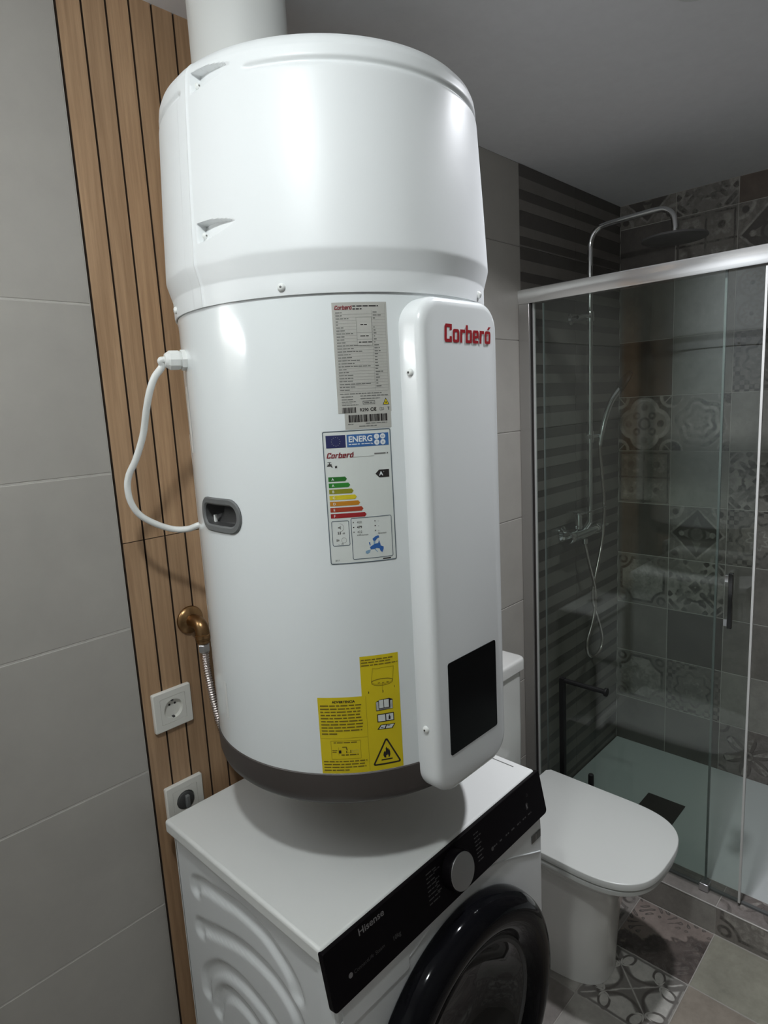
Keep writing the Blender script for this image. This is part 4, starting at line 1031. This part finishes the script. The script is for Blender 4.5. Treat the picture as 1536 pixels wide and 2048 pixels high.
def slab(name, z0, z1, hw, yb, yf, m, rr_=.004, sq=2.95):
    rs = []
    for z, ins in ((z0, rr_*.6), (z0 + rr_*.5, 0), (z1 - rr_, 0), (z1 - rr_*.3, rr_*.35), (z1, rr_*1.2)):
        rs.append([(x, y, z) for x, y in dshape(1.03, hw - ins, yb - ins, yf + ins, 40, sq, .012)])
    return obj(name, MB().rings(rs), M[m], to, ang=50)
slab('seat', .4015, .4150, .1785, -.205, -.6475, 'lid_white', .0028); slab('lid', .4205, .440, .181, -.20, -.652, 'lid_white', .0022)
for dx in (-.1, .1): obj('hinge', MB().lathe([(.012, -.012), (.012, .012)], (1.03 + dx, -.190, .412), 'x', 16), M['chrome'], to)
rs = []
for z, ins in ((.397, .006), (.41, .002), (.60, 0), (.788, 0)): rs.append([(x, y, z) for x, y in rrect(.888 + ins, 1.168 - ins, -.142 + ins, -.006, (.006, .006, .03, .03), 8)])
obj('cistern', MB().rings(rs), M['ceramic'], to, ang=45)
rs = []
for z, ins in ((.7885, .004), (.790, 0), (.817, 0), (.822, .001), (.825, .003), (.8265, .006)): rs.append([(x, y, z) for x, y in rrect(.881 + ins, 1.175 - ins, -.150 + ins, -.003 - ins*.2, (.006, .006, .024, .024), 8)])
cl = obj('cistern_lid', MB().rings(rs), M['ceramic'], to, ang=45)
obj('flush_button', MB().lathe([(.024, .8266), (.024, .8295), (.021, .8307), (0, .8307)], (1.02, -.075, 0), n=32), M['chrome'], to)
put(to)

# ------------------------------------------------------------------ black stand and brush
bs = thing('toilet_roll_stand', 'black free-standing metal toilet roll stand with one bare arm beside the toilet', 'stand', (1.30, -.25, 0))
obj('base_plate', MB().box(1.245, 1.348, -.37, -.16, .0005, .008), M['black_metal'], bs, bevel=.002)
obj('post', MB().box(1.2915, 1.3085, -.2155, -.1985, .0082, .7245), M['black_metal'], bs, bevel=.0015)
obj('arm', MB().tube([(1.30, -.2157, .7155), (1.30, -.352, .7155)], .0078, 16), M['black_metal'], bs)
obj('end_cap', MB().lathe([(.013, .3522), (.0135, .354), (.0135, .358), (.013, .3595)], (1.30, 0, .7155), '-y', 20), M['black_metal'], bs); put(bs)
tb = thing('toilet_brush', 'black toilet brush, only its handle showing above the toilet lid', 'toilet brush', (1.297, -.308, .0085))
obj('holder', MB().lathe([(.041, .0086), (.041, .30), (.039, .302), (.038, .30), (.038, .02)], (1.297, -.308, 0), n=32), M['black_metal'], tb)
obj('handle', MB().lathe([(.007, .10), (.007, .305), (.0092, .308), (.0092, .412), (.008, .4175), (.004, .419)], (1.297, -.308, 0), n=20), M['black_metal'], tb); put(tb)

# ------------------------------------------------------------------ shower
ty = thing('shower_tray', 'pale flat shower tray with a dark rectangular drain cover', 'shower tray', (1.83, -.9, 0))
obj('tray_slab', MB().box(1.4745, XR - .0005, YF + .001, -.0045, .0005, .059), M['tray'], ty, bevel=.002)
obj('drain_cover', MB().box(1.705, 1.845, -.425, -.285, .0592, .0625), M['drain'], ty, bevel=.001); put(ty)
YE = -1.895      # the frame runs wall to wall
sf_ = thing('shower_screen', 'sliding glass shower screen in a polished aluminium frame', 'shower screen', (1.425, -.9, ZC))
rpf = [(1.402, 1.987), (1.4003, 1.9856), (1.400, 1.984), (1.400, 1.962), (1.4002, 1.957), (1.4007, 1.952), (1.4014, 1.947), (1.4022, 1.943), (1.4030, 1.941), (1.436, 1.941), (1.436, 1.987)]
obj('top_rail', MB().prism(rpf, lambda u, v, h: (u, h, v), YE, -.0005), M['alu'], sf_, ang=40)
obj('wall_profile', MB().box(1.402, 1.436, -.040, -.0005, ZC + .001, 1.9405), M['alu_post'], sf_, bevel=.001, bseg=2)
obj('wall_profile', MB().box(1.402, 1.436, YE, YE + .039, ZC + .001, 1.9405), M['alu_post'], sf_, bevel=.001, bseg=2)
obj('seal_strip', MB().box(1.4105, 1.4200, -.0432, -.0402, ZC + .001, 1.9405), M['ink'], sf_, smooth=False)
obj('seal_strip', MB().box(1.4202, 1.4300, -.0475, -.0402, ZC + .001, 1.9405), M['edge_bright'], sf_, smooth=False)
fx_ = obj('fixed_panel', MB().box(1.424, 1.430, -.6225, -.0478, ZC + .004, 1.945), M['glass'], sf_, smooth=False)
obj('glass_edge', MB().box(1.4235, 1.4305, -.6285, -.6227, ZC + .004, 1.9405), M['glass_edge'], fx_, smooth=False)
fx2 = obj('fixed_panel', MB().box(1.424, 1.430, YE + .045, -1.22, ZC + .004, 1.945), M['glass'], sf_, smooth=False)
sd = obj('sliding_door', MB().box(1.409, 1.415, -.7215, -.090, ZC + .012, 1.935), M['glass'], sf_, smooth=False)
obj('door_edge', MB().box(1.4075, 1.4165, -.7275, -.7217, ZC + .012, 1.935), M['edge_bright'], sd, smooth=False)
obj('glass_edge', MB().box(1.409, 1.415, -.0898, -.086, ZC + .012, 1.935), M['glass_edge'], sd, smooth=False)
hd = obj('handle', MB().box(1.378, 1.390, -.6815, -.6705, .968, 1.128), M['chrome_darkened'], sd, bevel=.001)
for z in (1.112, .984): obj('handle_mount', MB().box(1.3785, 1.4088, -.6705, -.6605, z - .010, z + .010), M['chrome'], hd, bevel=.0008)
obj('floor_guide', MB().box(1.402, 1.436, -.640, -.612, ZC + .0006, ZC + .026), M['steel'], sf_, bevel=.003)
obj('bottom_strip', MB().box(1.4215, 1.4325, YE, -.0005, ZC + .0005, ZC + .0065), M['grip_grey'], sf_, smooth=False)
put(sf_)
# shower column
sc_ = thing('shower_column', 'slim chrome shower column with overhead arm, hand shower and hose on the striped tiles', 'shower', (1.756, -.08, 1.14))
SX, SY = 1.756, -.080
col = [(SX, SY, 1.155), (SX, SY, 1.5), (SX, SY, 2.10), (SX, SY, 2.155), (SX, SY - .008, 2.188), (SX, SY - .028, 2.209), (SX, SY - .058, 2.216), (SX - .004, -.22, 2.219), (SX - .008, -.315, 2.221), (SX - .009, -.348, 2.213), (SX - .010, -.368, 2.192), (SX - .010, -.374, 2.160), (SX - .010, -.374, 2.142)]
def dense(p): 
    out = [Vector(p[0])]
    for a, b in zip(p, p[1:]):
        out += [Vector(a).lerp(Vector(b), t) for t in (.5, 1.0)]
    return out
obj('riser_pipe', MB().tube(smooth_path(col, 6), .0095, 16), M['chrome'], sc_)
obj('swivel', MB().lathe([(.011, 2.128), (.014, 2.131), (.014, 2.139), (.0105, 2.144)], (SX - .010, -.374, 0), n=20), M['chrome'], sc_)
obj('shower_head', MB().lathe([(.02, 2.1275), (.099, 2.1245), (.1, 2.123), (.1, 2.1185), (.098, 2.117), (0, 2.117)], (SX - .010, -.374, 0), n=56), M['head_grey'], sc_)
# wall bracket
obj('wall_bracket', MB().lathe([(.022, .001), (.022, .006), (.010, .010), (.010, .080)], (SX, 0, 1.914), '-y', 24).lathe([(.014, -.017), (.0145, .0), (.014, .017)], (SX, SY, 1.914), 'z', 20), M['chrome'], sc_)
obj('bracket_lever', MB().tube([(SX - .01, SY - .002, 1.914), (SX - .07, SY - .004, 1.912), (SX - .11, SY - .006, 1.905)], .0065, 10), M['chrome'], sc_)
# hand shower holder, hand shower, hose
obj('slide_holder', MB().lathe([(.0135, -.022), (.0135, .022)], (SX, SY, 1.480), 'z', 20).tube([(SX - .03, SY, 1.482), (SX + .055, SY - .01, 1.482)], .009, 12), M['chrome'], sc_)
hs = smooth_path([(SX + .05, SY - .015, 1.445), (SX + .055, SY - .02, 1.49), (SX + .075, SY - .028, 1.56), (SX + .10, SY - .04, 1.615), (SX + .125, SY - .055, 1.65)], 6)
hsh = obj('hand_shower', MB().tube(hs, lambda t: .0085 + .004*t, 14), M['chrome'], sc_)
q2 = Vector((.45, -.75, -.50)).normalized().to_track_quat('Z', 'Y'); mb = MB().lathe([(.012, -.016), (.04, -.008), (.047, .0), (.047, .008), (.044, .010), (0, .010)], n=32)
mb.v = [tuple(Vector((SX + .15, SY - .062, 1.675)) + q2 @ Vector(v)) for v in mb.v]; obj('spray_face', mb, M['drain'], hsh)
hz = [(SX - .050, SY - .005, 1.085), (SX - .042, SY - .006, 1.06), (SX - .018, SY - .008, .99), (SX + .012, SY - .010, .92), (SX + .028, SY - .010, .86), (SX + .020, SY - .010, .80), (SX - .010, SY - .012, .745), (SX - .043, SY - .012, .70), (SX - .050, SY - .012, .665), (SX - .030, SY - .012, .632), (SX + .015, SY - .012, .612), (SX + .068, SY - .012, .625), (SX + .085, SY - .012, .66), (SX + .070, SY - .010, .72), (SX + .042, SY - .008, .78), (SX + .012, SY - .006, .845), (SX + .018, SY - .006, .90), (SX + .05, SY - .008, .98), (SX + .082, SY - .008, 1.05), (SX + .098, SY - .010, 1.13), (SX + .095, SY - .012, 1.22), (SX + .075, SY - .013, 1.33), (SX + .056, SY - .014, 1.41), (SX + .05, SY - .015, 1.447)]
obj('shower_hose', MB().tube(smooth_path(hz, 6), .0062, 10), M['hose'], sc_)
# mixer: body, two handles, shelf plate and wall unions
mx = obj('mixer_body', MB().tube([(SX - .10, -.06, 1.115), (SX + .075, -.06, 1.115)], .021, 22).tube([(SX - .005, -.06, 1.125), (SX, SY, 1.158)], .011, 14).tube([(SX - .05, SY - .005, 1.10), (SX - .05, SY - .005, 1.083)], .0105, 14), M['chrome'], sc_)
for dx in (-.075, .055): obj('wall_union', MB().lathe([(.03, .001), (.03, .008), (.018, .016), (.018, .06)], (SX + dx, 0, 1.115), '-y', 24), M['chrome'], sc_)
obj('mixer_handle', MB().lathe([(.021, 0), (.0225, .004), (.0225, .03), (.019, .036)], (SX + .076, -.06, 1.115), 'x', 22).tube([(SX + .095, -.062, 1.118), (SX + .165, -.075, 1.120)], .0055, 10), M['chrome'], sc_)
obj('mixer_handle', MB().lathe([(.021, 0), (.0225, .004), (.0225, .03), (.019, .036)], (SX - .101, -.06, 1.115), '-x', 22).tube([(SX - .12, -.062, 1.118), (SX - .195, -.075, 1.128)], .0055, 10), M['chrome'], sc_)
obj('diverter', MB().lathe([(.0125, 1.138), (.0125, 1.19), (.010, 1.194), (.020, 1.195), (.020, 1.200), (.0, 1.201)], (SX - .055, -.062, 0), n=20), M['chrome'], sc_)
obj('shelf_plate', MB().box(SX - .075, SX + .085, -.105, -.03, 1.203, 1.208), M['chrome'], sc_, bevel=.001)
put(sc_)
